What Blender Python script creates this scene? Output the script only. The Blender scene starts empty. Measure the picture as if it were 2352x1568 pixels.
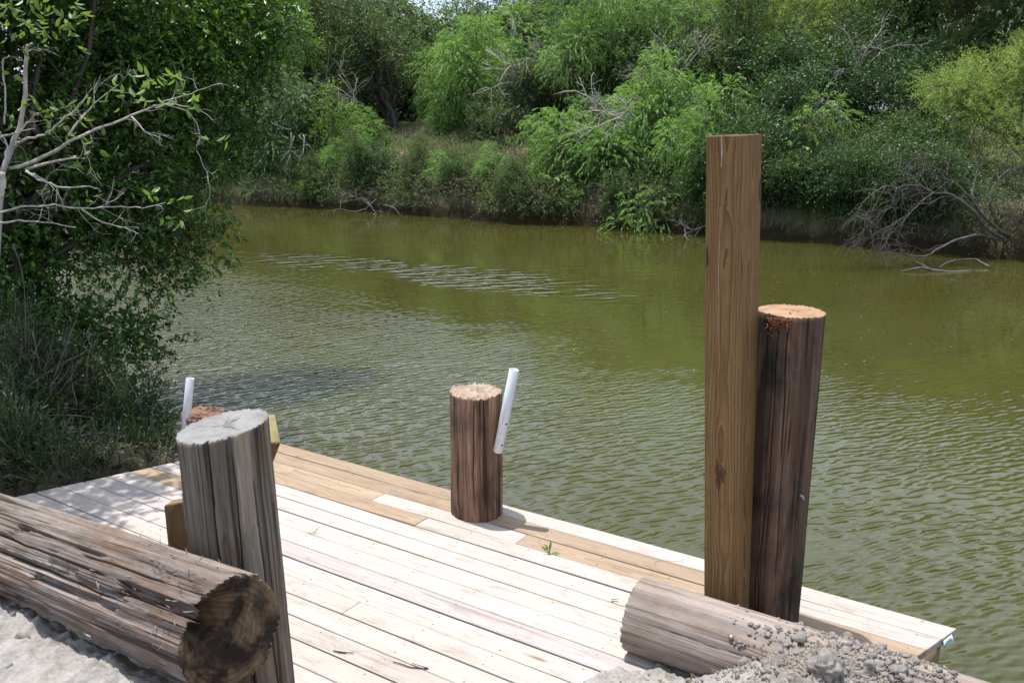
import bpy, bmesh, math, random
import numpy as np
from mathutils import Vector, Matrix, Euler

C = bpy.context.scene
COL = C.collection
PI = math.pi

# ------------------------------------------------------------------ camera, sky, sun, exposure
CAM_H = 3.0
PITCH = math.radians(14.1)
FPX = 2200.0 * 2352 / 2560          # focal length in the units used by spot()
cam = bpy.data.cameras.new('camera')
cam.sensor_width = 36.0
cam.lens = 2200.0 / 2560 * 36.0
cam.clip_start = 0.05
cam.clip_end = 3000
cam.dof.use_dof = True
cam.dof.focus_distance = 9.0
cam.dof.aperture_fstop = 9.0
camo = bpy.data.objects.new('camera', cam)
COL.objects.link(camo)
camo.location = (0, 0, CAM_H)
camo.rotation_euler = (PI / 2 - PITCH, 0, 0)
C.camera = camo

SUN_TO = Vector((-0.19, 0.14, 1.0)).normalized()
world = bpy.data.worlds.new('World')
C.world = world
world.use_nodes = True
wn = world.node_tree.nodes
wl = world.node_tree.links
wn.clear()
sky = wn.new('ShaderNodeTexSky')
sky.sky_type = 'NISHITA'
sky.sun_disc = False
sky.sun_elevation = math.asin(SUN_TO.z)
sky.sun_rotation = math.radians(306.4)
sky.altitude = 10
sky.air_density = 1.0
sky.dust_density = 1.5
bg = wn.new('ShaderNodeBackground')
bg.inputs['Strength'].default_value = 0.15
wo = wn.new('ShaderNodeOutputWorld')
ctc = wn.new('ShaderNodeTexCoord')
csep = wn.new('ShaderNodeSeparateXYZ')
wl.new(ctc.outputs['Generated'], csep.inputs[0])
cz = wn.new('ShaderNodeMath')
cz.operation = 'ADD'
cz.inputs[1].default_value = 0.22
cmx = wn.new('ShaderNodeMath')
cmx.operation = 'MAXIMUM'
cmx.inputs[1].default_value = 0.0
wl.new(csep.outputs[2], cmx.inputs[0])
wl.new(cmx.outputs[0], cz.inputs[0])
cdv = wn.new('ShaderNodeVectorMath')
cdv.operation = 'DIVIDE'
ccb = wn.new('ShaderNodeCombineXYZ')
for i_ in range(3):
    wl.new(cz.outputs[0], ccb.inputs[i_])
wl.new(ctc.outputs['Generated'], cdv.inputs[0])
wl.new(ccb.outputs[0], cdv.inputs[1])
cns = wn.new('ShaderNodeTexNoise')
cns.inputs['Scale'].default_value = 1.1
cns.inputs['Detail'].default_value = 7
cns.inputs['Roughness'].default_value = 0.58
wl.new(cdv.outputs[0], cns.inputs['Vector'])
crp = wn.new('ShaderNodeValToRGB')
crp.color_ramp.elements[0].position = 0.42
crp.color_ramp.elements[0].color = (0, 0, 0, 1)
crp.color_ramp.elements[1].position = 0.60
crp.color_ramp.elements[1].color = (1, 1, 1, 1)
wl.new(cns.outputs[0], crp.inputs[0])
cmix = wn.new('ShaderNodeMix')
cmix.data_type = 'RGBA'
cmix.inputs[7].default_value = (7.9, 9.1, 10.9, 1)
wl.new(crp.outputs[0], cmix.inputs[0])
wl.new(sky.outputs[0], cmix.inputs[6])
wl.new(cmix.outputs[2], bg.inputs[0])
wl.new(bg.outputs[0], wo.inputs[0])

sun = bpy.data.lights.new('sun', 'SUN')
sun.energy = 4.9
sun.angle = math.radians(0.5)
sun.color = (1.0, 0.975, 0.94)
suno = bpy.data.objects.new('sun', sun)
COL.objects.link(suno)
suno.rotation_euler = SUN_TO.to_track_quat('Z', 'Y').to_euler()

C.view_settings.view_transform = 'Standard'
C.view_settings.look = 'None'
C.view_settings.gamma = 1.0
C.view_settings.exposure = 0.30
C.view_settings.use_curve_mapping = False
C.cycles.max_bounces = 8
C.cycles.transparent_max_bounces = 4
C.cycles.diffuse_bounces = 3
C.cycles.glossy_bounces = 3
C.cycles.transmission_bounces = 3
C.cycles.sample_clamp_indirect = 6
C.cycles.caustics_reflective = False
C.cycles.caustics_refractive = False
try:
    C.cycles.use_denoising = True
except Exception:
    pass

# ------------------------------------------------------------------ helpers
cp, sp = math.cos(PITCH), math.sin(PITCH)


def spot(dx, dy, Y):
    """the point of the place seen in this direction at the forward distance Y"""
    x = (dx - 1176) / FPX
    v = (dy - 784) / FPX
    t = Y / (cp - v * sp)
    return np.array([x * t, Y, CAM_H + t * (-sp - v * cp)])


def ground(dx, dy, z):
    x = (dx - 1176) / FPX
    v = (dy - 784) / FPX
    t = (z - CAM_H) / (-sp - v * cp)
    return np.array([x * t, t * (cp - v * sp), z])


A_ = math.radians(57.3)
DV = np.array([-math.sin(A_), math.cos(A_)])      # along the planks, away to the left
NV = np.array([math.cos(A_), math.sin(A_)])       # across the planks, towards the river


def ap(a, p):
    return a * DV + p * NV


def h32(a):
    a = (a ^ 61) ^ (a >> np.uint32(16))
    a = a * np.uint32(9)
    a = a ^ (a >> np.uint32(4))
    a = a * np.uint32(0x27d4eb2d)
    return a ^ (a >> np.uint32(15))


def vnoise(x, y, z=0.0, seed=0):
    x, y, z = np.broadcast_arrays(np.asarray(x, float), np.asarray(y, float), np.asarray(z, float))
    if x.ndim == 0:
        return vnoise(x[None], y[None], z[None], seed)[0]
    xi, yi, zi = np.floor(x).astype(np.int64), np.floor(y).astype(np.int64), np.floor(z).astype(np.int64)
    fx, fy, fz = x - xi, y - yi, z - zi
    fx, fy, fz = [f * f * (3 - 2 * f) for f in (fx, fy, fz)]

    def hh(i, j, k):
        with np.errstate(over='ignore'):
            n = (i * 73856093) ^ (j * 19349663) ^ (k * 83492791) ^ (seed * 2654435)
            return h32((n & 0xffffffff).astype(np.uint32)).astype(float) / 4294967295.0
    r = 0
    for i in (0, 1):
        wx = fx if i else 1 - fx
        for j in (0, 1):
            wy = fy if j else 1 - fy
            for k in (0, 1):
                wz = fz if k else 1 - fz
                r = r + wx * wy * wz * hh(xi + i, yi + j, zi + k)
    return r * 2 - 1


def fbm(x, y, z=0.0, oct=4, seed=0, gain=0.5):
    r, a, s = 0, 1.0, 1.0
    for o in range(oct):
        r = r + a * vnoise(np.asarray(x) * s, np.asarray(y) * s, np.asarray(z) * s, seed + o * 17)
        a *= gain
        s *= 2.03
    return r


def sstep(a, b, x):
    t = np.clip((np.asarray(x, float) - a) / (b - a), 0, 1)
    return t * t * (3 - 2 * t)


def norm(v):
    return v / np.maximum(np.linalg.norm(v, axis=-1, keepdims=True), 1e-9)


def empty(name, loc, label=None, cat=None, group=None):
    o = bpy.data.objects.new(name, None)
    o.empty_display_size = 0.2
    COL.objects.link(o)
    o.location = [float(q) for q in loc]
    tag(o, label, cat, group)
    return o


def tag(o, label=None, cat=None, group=None, kind=None):
    if label:
        o['label'] = label
    if cat:
        o['category'] = cat
    if group:
        o['group'] = group
    if kind:
        o['kind'] = kind
    return o


def mk(name, V, polys, mats, parent=None, rnd=None, mi=None, smooth=False, offset=None):
    """mesh from numpy arrays; polys = list of (n,k) index arrays"""
    V = np.asarray(V, float).reshape(-1, 3)
    if offset is not None:
        V = V - np.asarray(offset, float)
    polys = [np.asarray(p, np.int64) for p in polys if len(p)]
    me = bpy.data.meshes.new(name)
    me.vertices.add(len(V))
    me.vertices.foreach_set('co', V.astype(np.float32).ravel())
    nl = sum(p.size for p in polys)
    npoly = sum(len(p) for p in polys)
    me.loops.add(nl)
    me.polygons.add(npoly)
    me.loops.foreach_set('vertex_index', np.concatenate([p.ravel() for p in polys]).astype(np.int32))
    tot = np.concatenate([np.full(len(p), p.shape[1]) for p in polys])
    st = np.concatenate([[0], np.cumsum(tot)[:-1]])
    me.polygons.foreach_set('loop_start', st.astype(np.int32))
    try:
        me.polygons.foreach_set('loop_total', tot.astype(np.int32))
    except Exception:
        pass
    if mi is not None:
        me.polygons.foreach_set('material_index', np.asarray(mi, np.int32))
    if not isinstance(mats, (list, tuple)):
        mats = [mats]
    for m in mats:
        me.materials.append(m)
    if smooth:
        me.polygons.foreach_set('use_smooth', np.ones(npoly, bool))
    me.update(calc_edges=True)
    if rnd is not None:
        at = me.attributes.new('rnd', 'FLOAT', 'POINT')
        at.data.foreach_set('value', np.asarray(rnd, np.float32))
    o = bpy.data.objects.new(name, me)
    COL.objects.link(o)
    if parent is not None:
        o.parent = parent
    return o


class Buf:
    """collects tubes and loose polygons for one mesh"""
    def __init__(self):
        self.v, self.q, self.t, self.n = [], [], [], 0

    def add(self, V, quads=(), tris=()):
        self.v.append(np.asarray(V, float).reshape(-1, 3))
        if len(quads):
            self.q.append(np.asarray(quads) + self.n)
        if len(tris):
            self.t.append(np.asarray(tris) + self.n)
        self.n += len(self.v[-1])

    def tube(self, P, R, k=6):
        P = np.asarray(P, float)
        R = np.broadcast_to(np.asarray(R, float), (len(P),))
        T = norm(np.gradient(P, axis=0))
        up = np.array([0, 0, 1.0]) if abs(T[0][2]) < 0.9 else np.array([1.0, 0, 0])
        S = norm(np.cross(T, up))
        B = np.cross(S, T)
        an = np.arange(k) / k * 2 * PI
        ring = P[:, None] + R[:, None, None] * (np.cos(an)[None, :, None] * S[:, None] + np.sin(an)[None, :, None] * B[:, None])
        m = len(P)
        i = np.arange(m - 1)[:, None] * k
        j = np.arange(k)[None]
        j2 = (j + 1) % k
        q = np.stack([i + j, i + j2, i + k + j2, i + k + j], -1).reshape(-1, 4)
        V = np.concatenate([ring.reshape(-1, 3), P[-1:], P[:1]])
        e = (m - 1) * k
        jj = np.arange(k)
        t = np.concatenate([np.stack([e + jj, e + (jj + 1) % k, np.full(k, m * k)], -1),
                            np.stack([(jj + 1) % k, jj, np.full(k, m * k + 1)], -1)])
        self.add(V, q, t)

    def prisms(self, S, E, r0, r1):
        """thin three sided twigs from S to E"""
        n = len(S)
        if n == 0:
            return
        T = norm(E - S)
        up = np.where(np.abs(T[:, 2:3]) < 0.9, np.array([[0, 0, 1.0]]), np.array([[1.0, 0, 0]]))
        A = norm(np.cross(T, up))
        B = np.cross(T, A)
        V = np.zeros((n, 6, 3))
        for k in range(3):
            c = math.cos(k * 2.094) * A + math.sin(k * 2.094) * B
            V[:, k] = S + c * r0
            V[:, 3 + k] = E + c * r1
        b = np.arange(n)[:, None] * 6
        q = np.concatenate([b + np.array([[0, 1, 4, 3]]), b + np.array([[1, 2, 5, 4]]), b + np.array([[2, 0, 3, 5]])])
        self.add(V, q)

    def make(self, name, mat, parent=None, offset=None, smooth=True):
        if not self.v:
            return None
        ps = []
        if self.q:
            ps.append(np.concatenate(self.q))
        if self.t:
            ps.append(np.concatenate(self.t))
        return mk(name, np.concatenate(self.v), ps, mat, parent, smooth=smooth, offset=offset)


def smooth_path(P, n=4, rng=None, jit=0.0):
    """resample a polyline with a Catmull-Rom curve"""
    P = np.asarray(P, float)
    Q = np.concatenate([2 * P[:1] - P[1:2], P, 2 * P[-1:] - P[-2:-1]])
    out = []
    for i in range(1, len(Q) - 2):
        for s in range(n):
            t = s / n
            a, b, c, d = Q[i - 1], Q[i], Q[i + 1], Q[i + 2]
            out.append(0.5 * (2 * b + (c - a) * t + (2 * a - 5 * b + 4 * c - d) * t * t + (3 * b - a - 3 * c + d) * t ** 3))
    out.append(P[-1])
    out = np.array(out)
    if rng is not None and jit:
        out[1:-1] += rng.normal(0, jit, out[1:-1].shape)
    return out


# ------------------------------------------------------------------ materials
def newmat(name):
    m = bpy.data.materials.new(name)
    m.use_nodes = True
    nt = m.node_tree
    b = nt.nodes['Principled BSDF']
    return m, nt, b


def N(nt, typ, **kw):
    n = nt.nodes.new(typ)
    for k, v in kw.items():
        if k in n.inputs.keys() if isinstance(k, str) else False:
            n.inputs[k].default_value = v
        else:
            setattr(n, k, v)
    return n


def ramp(nt, stops, src=None, interp='LINEAR'):
    r = nt.nodes.new('ShaderNodeValToRGB')
    r.color_ramp.interpolation = interp
    el = r.color_ramp.elements
    while len(el) < len(stops):
        el.new(0.5)
    for e, (p, c) in zip(el, stops):
        e.position = p
        e.color = (*c, 1) if len(c) == 3 else c
    if src is not None:
        nt.links.new(src, r.inputs[0])
    return r


def mapped(nt, scale, coord='Object', loc=(0, 0, 0)):
    tc = nt.nodes.new('ShaderNodeTexCoord')
    mp = nt.nodes.new('ShaderNodeMapping')
    mp.inputs['Scale'].default_value = scale
    mp.inputs['Location'].default_value = loc
    nt.links.new(tc.outputs[coord], mp.inputs[0])
    return mp.outputs[0]


def noise(nt, vec, scale=1.0, detail=4, rough=0.6, dist=0.0):
    n = nt.nodes.new('ShaderNodeTexNoise')
    n.inputs['Scale'].default_value = scale
    n.inputs['Detail'].default_value = detail
    n.inputs['Roughness'].default_value = rough
    n.inputs['Distortion'].default_value = dist
    nt.links.new(vec, n.inputs['Vector'])
    return n


def mix(nt, a, b, fac, mode='MIX'):
    m = nt.nodes.new('ShaderNodeMix')
    m.data_type = 'RGBA'
    m.blend_type = mode
    for sock, v in ((m.inputs[0], fac), (m.inputs[6], a), (m.inputs[7], b)):
        if isinstance(v, (int, float)):
            sock.default_value = v
        elif isinstance(v, tuple):
            sock.default_value = (*v, 1) if len(v) == 3 else v
        else:
            nt.links.new(v, sock)
    return m.outputs[2]


def math_(nt, op, a, b=None, clamp=False):
    m = nt.nodes.new('ShaderNodeMath')
    m.operation = op
    m.use_clamp = clamp
    for i, v in enumerate((a, b)):
        if v is None:
            continue
        if isinstance(v, (int, float)):
            m.inputs[i].default_value = v
        else:
            nt.links.new(v, m.inputs[i])
    return m.outputs[0]


def bump(nt, b, h, strength=0.5, dist=0.01):
    n = nt.nodes.new('ShaderNodeBump')
    n.inputs['Strength'].default_value = strength
    n.inputs['Distance'].default_value = dist
    nt.links.new(h, n.inputs['Height'])
    nt.links.new(n.outputs[0], b.inputs['Normal'])
    return n


def leaf_mat(name, c1, c2, trans=0.4, rough=0.5, spec=0.4, tcol=None):
    m, nt, b = newmat(name)
    at = nt.nodes.new('ShaderNodeAttribute')
    at.attribute_name = 'rnd'
    r = ramp(nt, [(0.0, c1), (0.75, c2), (1.0, tuple(min(1, q * 1.35) for q in c2))], at.outputs['Fac'])
    nt.links.new(r.outputs[0], b.inputs['Base Color'])
    b.inputs['Roughness'].default_value = rough
    b.inputs['Specular IOR Level'].default_value = spec
    tr = nt.nodes.new('ShaderNodeBsdfTranslucent')
    tc = mix(nt, r.outputs[0], tcol or (1.2, 1.2, 0.6), 1.0, 'MULTIPLY')
    nt.links.new(tc, tr.inputs[0])
    ms = nt.nodes.new('ShaderNodeMixShader')
    ms.inputs[0].default_value = trans
    nt.links.new(b.outputs[0], ms.inputs[1])
    nt.links.new(tr.outputs[0], ms.inputs[2])
    nt.links.new(ms.outputs[0], nt.nodes['Material Output'].inputs[0])
    return m


def bark_mat(name, c1, c2, s=8.0, zs=0.25, rough=0.85):
    m, nt, b = newmat(name)
    v = mapped(nt, (s, s, s * zs))
    n = noise(nt, v, 1.0, 5, 0.65)
    r = ramp(nt, [(0.3, c1), (0.7, c2)], n.outputs[0])
    nt.links.new(r.outputs[0], b.inputs['Base Color'])
    b.inputs['Roughness'].default_value = rough
    bump(nt, b, n.outputs[0], 0.6, 0.01)
    return m


def weathered(name, cols, blotch=None, blotch_amt=0.5, fine=14.0, zs=0.045, bstr=0.8, dust=None, dust_amt=0.0, rough=0.85, streak=0.26, gain=0.86):
    """old round timber: fibres run along local Z"""
    m, nt, b = newmat(name)
    v = mapped(nt, (fine, fine, fine * zs))
    n = noise(nt, v, 2.2, 7, 0.68, 0.3)
    n2 = noise(nt, mapped(nt, (fine * 5, fine * 5, fine * 0.22)), 1.6, 4, 0.7)
    comb = math_(nt, 'ADD', math_(nt, 'MULTIPLY', n.outputs[0], 0.62), math_(nt, 'MULTIPLY', n2.outputs[0], 0.38))
    k = len(cols)
    r = ramp(nt, [(0.33 + 0.34 * i / (k - 1), c) for i, c in enumerate(cols)], comb)
    col = r.outputs[0]
    if blotch:
        nb = noise(nt, mapped(nt, (5.0, 5.0, 2.2), loc=(3, 1, 7)), 1.3, 4, 0.6, 0.4)
        rb = ramp(nt, [(0.46, (0, 0, 0)), (0.62, (1, 1, 1))], nb.outputs[0])
        col = mix(nt, col, blotch, math_(nt, 'MULTIPLY', rb.outputs[0], blotch_amt))
    if dust:
        nd = noise(nt, mapped(nt, (9, 9, 4), loc=(9, 2, 4)), 1.2, 5, 0.7)
        rd = ramp(nt, [(0.42, (0, 0, 0)), (0.68, (1, 1, 1))], nd.outputs[0])
        col = mix(nt, col, dust, math_(nt, 'MULTIPLY', rd.outputs[0], dust_amt))
    # dark checks along the fibre
    nc = noise(nt, mapped(nt, (40, 40, 1.0), loc=(1, 8, 2)), 1.0, 2, 0.5, 0.2)
    rc = ramp(nt, [(0.60, (0, 0, 0)), (0.645, (1, 1, 1))], nc.outputs[0])
    ns = noise(nt, mapped(nt, (19, 19, 0.35), loc=(6, 2, 5)), 1.0, 1, 0.4)
    rs = ramp(nt, [(0.35, tuple(gain * (1 - streak * q) for q in (1.3, 1.36, 1.42))), (0.65, tuple(gain * (1 + streak * q) for q in (1.0, 0.8, 0.6)))], ns.outputs[0])
    col = mix(nt, col, rs.outputs[0], 1.0, 'MULTIPLY')
    col = mix(nt, col, tuple(q * 0.25 for q in cols[0]), math_(nt, 'MULTIPLY', rc.outputs[0], 0.75))
    pa_ = nt.nodes.new('ShaderNodeAttribute')
    pa_.attribute_name = 'rnd'
    pr_ = ramp(nt, [(0.0, (0.60, 0.585, 0.57)), (0.5, (1, 1, 1)), (1.0, (1.32, 1.24, 1.14))], pa_.outputs['Fac'])
    col = mix(nt, col, pr_.outputs[0], 1.0, 'MULTIPLY')
    nt.links.new(col, b.inputs['Base Color'])
    b.inputs['Roughness'].default_value = rough
    b.inputs['Specular IOR Level'].default_value = 0.25
    hgt = math_(nt, 'SUBTRACT', comb, math_(nt, 'MULTIPLY', rc.outputs[0], 0.35))
    bump(nt, b, hgt, bstr, 0.012)
    return m


def endgrain(name, light, dark, ring_scale=38.0, heart=None, blot=0.5):
    m, nt, b = newmat(name)
    v = mapped(nt, (1, 1, 1))
    w = nt.nodes.new('ShaderNodeTexWave')
    w.wave_type = 'RINGS'
    w.rings_direction = 'Z'
    w.inputs['Scale'].default_value = ring_scale
    w.inputs['Distortion'].default_value = 2.2
    w.inputs['Detail'].default_value = 3
    w.inputs['Detail Scale'].default_value = 0.6
    nt.links.new(v, w.inputs[0])
    nb = noise(nt, mapped(nt, (9, 9, 9)), 1.0, 5, 0.65, 0.5)
    f = math_(nt, 'ADD', math_(nt, 'MULTIPLY', w.outputs['Fac'], 0.12), math_(nt, 'MULTIPLY', nb.outputs[0], 0.9))
    r = ramp(nt, [(0.3, dark), (0.62, light)], f)
    col = r.outputs[0]
    if heart:
        nh = noise(nt, mapped(nt, (6, 6, 6), loc=(4, 4, 1)), 1.0, 3, 0.6, 1.0)
        rh = ramp(nt, [(0.45, (0, 0, 0)), (0.6, (1, 1, 1))], nh.outputs[0])
        col = mix(nt, col, heart, math_(nt, 'MULTIPLY', rh.outputs[0], blot))
    nt.links.new(col, b.inputs['Base Color'])
    b.inputs['Roughness'].default_value = 0.9
    b.inputs['Specular IOR Level'].default_value = 0.2
    bump(nt, b, f, 0.5, 0.006)
    return m


def sawn(name, c_lo, c_hi, knot=(0.16, 0.07, 0.03), fine=22.0, xs=0.05, axis='X', tone=0.12, knots=True, bstr=0.25, kscale=(1.1, 5.5, 3), kth=0.07, ring=0.28):
    """sawn softwood: grain along the local axis"""
    m, nt, b = newmat(name)
    oi = nt.nodes.new('ShaderNodeObjectInfo')
    tc = nt.nodes.new('ShaderNodeTexCoord')
    add = nt.nodes.new('ShaderNodeVectorMath')
    add.operation = 'ADD'
    cb = nt.nodes.new('ShaderNodeCombineXYZ')
    off = math_(nt, 'MULTIPLY', oi.outputs['Random'], 37.0)
    for i in range(3):
        nt.links.new(off, cb.inputs[i])
    nt.links.new(tc.outputs['Object'], add.inputs[0])
    nt.links.new(cb.outputs[0], add.inputs[1])

    def mp(scale):
        mm = nt.nodes.new('ShaderNodeMapping')
        mm.inputs['Scale'].default_value = scale
        nt.links.new(add.outputs[0], mm.inputs[0])
        return mm.outputs[0]
    g = (fine * xs, fine, fine) if axis == 'X' else (fine, fine, fine * xs)
    n = noise(nt, mp(g), 1.0, 5, 0.6, 1.2)
    n2 = noise(nt, mp(tuple(q * 3.2 for q in g)), 1.0, 3, 0.6, 0.2)
    f = math_(nt, 'ADD', math_(nt, 'MULTIPLY', n.outputs[0], 0.7), math_(nt, 'MULTIPLY', n2.outputs[0], 0.3))
    # growth rings around a pith that lies off the piece
    sepo = nt.nodes.new('ShaderNodeCombineXYZ')
    oy = math_(nt, 'MULTIPLY', math_(nt, 'SUBTRACT', oi.outputs['Random'], 0.5), 0.10)
    nwv = nt.nodes.new('ShaderNodeTexNoise')
    nwv.inputs['Scale'].default_value = 1.0
    nwv.inputs['Detail'].default_value = 3
    nwv.inputs['Roughness'].default_value = 0.45
    nt.links.new(mp((1.6, 7, 7) if axis == 'X' else (7, 7, 1.6)), nwv.inputs['Vector'])
    nws = nt.nodes.new('ShaderNodeVectorMath')
    nws.operation = 'SCALE'
    nws.inputs['Scale'].default_value = 0.055
    nt.links.new(nwv.outputs['Color'], nws.inputs[0])
    if axis == 'X':
        nt.links.new(oy, sepo.inputs[1])
        sepo.inputs[2].default_value = 0.045
    else:
        nt.links.new(oy, sepo.inputs[1])
        sepo.inputs[0].default_value = -0.04
    va1 = nt.nodes.new('ShaderNodeVectorMath')
    va1.operation = 'ADD'
    va2 = nt.nodes.new('ShaderNodeVectorMath')
    va2.operation = 'ADD'
    nt.links.new(tc.outputs['Object'], va1.inputs[0])
    nt.links.new(sepo.outputs[0], va1.inputs[1])
    nt.links.new(va1.outputs[0], va2.inputs[0])
    nt.links.new(nws.outputs[0], va2.inputs[1])
    wv = nt.nodes.new('ShaderNodeTexWave')
    wv.wave_type = 'RINGS'
    wv.rings_direction = axis
    wv.wave_profile = 'SAW'
    wv.inputs['Scale'].default_value = 36.0
    wv.inputs['Distortion'].default_value = 0.6
    wv.inputs['Detail'].default_value = 2
    nt.links.new(va2.outputs[0], wv.inputs[0])
    f = math_(nt, 'ADD', math_(nt, 'MULTIPLY', f, 1 - ring), math_(nt, 'MULTIPLY', math_(nt, 'SUBTRACT', 1.0, wv.outputs['Fac']), ring))
    r = ramp(nt, [(0.30, c_lo), (0.66, c_hi)], f)
    col = r.outputs[0]
    # large soft tone changes along the board and board to board
    nl = noise(nt, mp((1.3, 4, 4) if axis == 'X' else (4, 4, 1.3)), 1.0, 3, 0.5)
    tn = math_(nt, 'ADD', math_(nt, 'MULTIPLY', nl.outputs[0], tone), math_(nt, 'MULTIPLY', oi.outputs['Random'], tone))
    dk = math_(nt, 'SUBTRACT', 1.0 + tone * 0.6, tn)
    cbt = nt.nodes.new('ShaderNodeCombineColor')
    for i in range(3):
        nt.links.new(dk, cbt.inputs[i])
    col = mix(nt, col, cbt.outputs[0], 1.0, 'MULTIPLY')
    if knots:
        vo = nt.nodes.new('ShaderNodeTexVoronoi')
        vo.inputs['Scale'].default_value = 1.0
        vo.inputs['Randomness'].default_value = 1.0
        nt.links.new(mp(kscale), vo.inputs['Vector'])
        rk = ramp(nt, [(kth * 0.35, (1, 1, 1)), (kth * 0.8, (0.35, 0.35, 0.35)), (kth * 1.6, (0.0, 0.0, 0.0))], vo.outputs['Distance'])
        sel = math_(nt, 'GREATER_THAN', math_(nt, 'FRACT', math_(nt, 'MULTIPLY', vo.outputs['Color'], 7.3)), 0.55)
        col = mix(nt, col, knot, math_(nt, 'MULTIPLY', math_(nt, 'MULTIPLY', rk.outputs[0], sel), 0.85))
    # checks and stains
    nk = noise(nt, mp((fine * 2.2 * 0.03, fine * 2.2, fine * 2.2) if axis == 'X' else (fine * 2.2, fine * 2.2, fine * 2.2 * 0.03)), 1.0, 2, 0.5, 0.3)
    rk2 = ramp(nt, [(0.64, (1, 1, 1)), (0.71, (0.74, 0.68, 0.64))], nk.outputs[0])
    col = mix(nt, col, rk2.outputs[0], 1.0, 'MULTIPLY')
    nst = noise(nt, mp((4.5, 9, 9) if axis == 'X' else (9, 9, 4.5)), 1.0, 5, 0.7, 0.5)
    rst = ramp(nt, [(0.52, (1, 1, 1)), (0.75, (0.72, 0.68, 0.65))], nst.outputs[0])
    col = mix(nt, col, rst.outputs[0], 1.0, 'MULTIPLY')
    nt.links.new(col, b.inputs['Base Color'])
    b.inputs['Roughness'].default_value = 0.75
    b.inputs['Specular IOR Level'].default_value = 0.25
    bump(nt, b, f, bstr, 0.004)
    return m


def plain(name, col, rough=0.6, spec=0.4, metal=0.0):
    m, nt, b = newmat(name)
    v = mapped(nt, (30, 30, 30))
    n = noise(nt, v, 1.0, 4, 0.6)
    r = ramp(nt, [(0.3, tuple(q * 0.85 for q in col)), (0.7, col)], n.outputs[0])
    nt.links.new(r.outputs[0], b.inputs['Base Color'])
    b.inputs['Roughness'].default_value = rough
    b.inputs['Specular IOR Level'].default_value = spec
    b.inputs['Metallic'].default_value = metal
    return m


M = {}
M['willow'] = leaf_mat('willow_leaf', (0.115, 0.230, 0.050), (0.265, 0.430, 0.125), 0.46, 0.42)
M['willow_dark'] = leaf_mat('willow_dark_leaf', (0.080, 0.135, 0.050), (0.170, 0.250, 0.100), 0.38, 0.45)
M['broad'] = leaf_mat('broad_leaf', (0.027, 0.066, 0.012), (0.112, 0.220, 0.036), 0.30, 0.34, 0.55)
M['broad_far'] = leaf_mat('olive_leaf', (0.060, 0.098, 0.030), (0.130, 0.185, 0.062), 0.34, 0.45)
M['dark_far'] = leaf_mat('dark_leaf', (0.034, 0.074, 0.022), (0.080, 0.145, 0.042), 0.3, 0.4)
M['fine'] = leaf_mat('mesquite_leaf', (0.150, 0.215, 0.050), (0.290, 0.375, 0.110), 0.42, 0.5)
M['reed'] = leaf_mat('reed_leaf', (0.12, 0.17, 0.06), (0.22, 0.29, 0.12), 0.35, 0.5)
M['bright'] = leaf_mat('fresh_leaf', (0.105, 0.185, 0.040), (0.20, 0.30, 0.080), 0.45, 0.4)
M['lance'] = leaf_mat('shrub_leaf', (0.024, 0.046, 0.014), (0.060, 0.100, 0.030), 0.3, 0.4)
M['grass'] = leaf_mat('grass_blade', (0.075, 0.120, 0.036), (0.160, 0.215, 0.075), 0.35, 0.55)
M['dry'] = leaf_mat('dry_grass_blade', (0.15, 0.125, 0.085), (0.31, 0.265, 0.185), 0.2, 0.7, 0.2, (1, 1, 1))
M['hang'] = leaf_mat('grey_dry_blade', (0.10, 0.088, 0.064), (0.23, 0.205, 0.155), 0.2, 0.7, 0.2, (1, 1, 1))
M['weed'] = leaf_mat('weed_leaf', (0.070, 0.105, 0.038), (0.155, 0.205, 0.085), 0.36, 0.5)
M['petal'] = leaf_mat('yellow_petal', (0.55, 0.33, 0.03), (0.75, 0.5, 0.05), 0.3, 0.5)
M['bark'] = bark_mat('dark_bark', (0.030, 0.024, 0.019), (0.085, 0.070, 0.056))
M['bark_grey'] = bark_mat('grey_bark', (0.12, 0.105, 0.09), (0.30, 0.27, 0.24), 14)
M['bark_pale'] = bark_mat('pale_dead_bark', (0.24, 0.21, 0.18), (0.50, 0.46, 0.41), 20)
M['bark_mid'] = bark_mat('brown_grey_bark', (0.035, 0.029, 0.024), (0.125, 0.105, 0.088), 12)
M['bark_red'] = bark_mat('red_brown_bark', (0.14, 0.06, 0.035), (0.32, 0.15, 0.09), 12)
M['pale_plank'] = sawn('pale_deck_wood', (0.385, 0.325, 0.278), (0.500, 0.442, 0.392), (0.17, 0.10, 0.06), tone=0.14, kth=0.10, kscale=(1.3, 6.5, 3))
M['tan_plank'] = sawn('tan_deck_wood', (0.265, 0.182, 0.115), (0.385, 0.288, 0.198), (0.09, 0.04, 0.02), tone=0.16, kth=0.10)
M['grey_plank'] = sawn('greyed_deck_wood', (0.340, 0.288, 0.262), (0.450, 0.398, 0.368), (0.18, 0.10, 0.07), tone=0.14)
M['frame_wood'] = sawn('frame_wood', (0.20, 0.13, 0.075), (0.32, 0.22, 0.13), knots=False)
M['post_wood'] = sawn('post_wood', (0.088, 0.045, 0.016), (0.245, 0.138, 0.058), (0.07, 0.022, 0.012), fine=26.0, xs=0.03, axis='Z', tone=0.16, kscale=(5.2, 5.2, 1.7), kth=0.10, bstr=0.35)
M['brace_wood'] = sawn('brace_wood', (0.16, 0.088, 0.040), (0.27, 0.165, 0.085), knots=False, axis='Z')
M['pile_grey'] = weathered('grey_pile_wood', [(0.072, 0.058, 0.045), (0.17, 0.146, 0.122), (0.275, 0.246, 0.216)], (0.18, 0.115, 0.065), 0.45)
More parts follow.
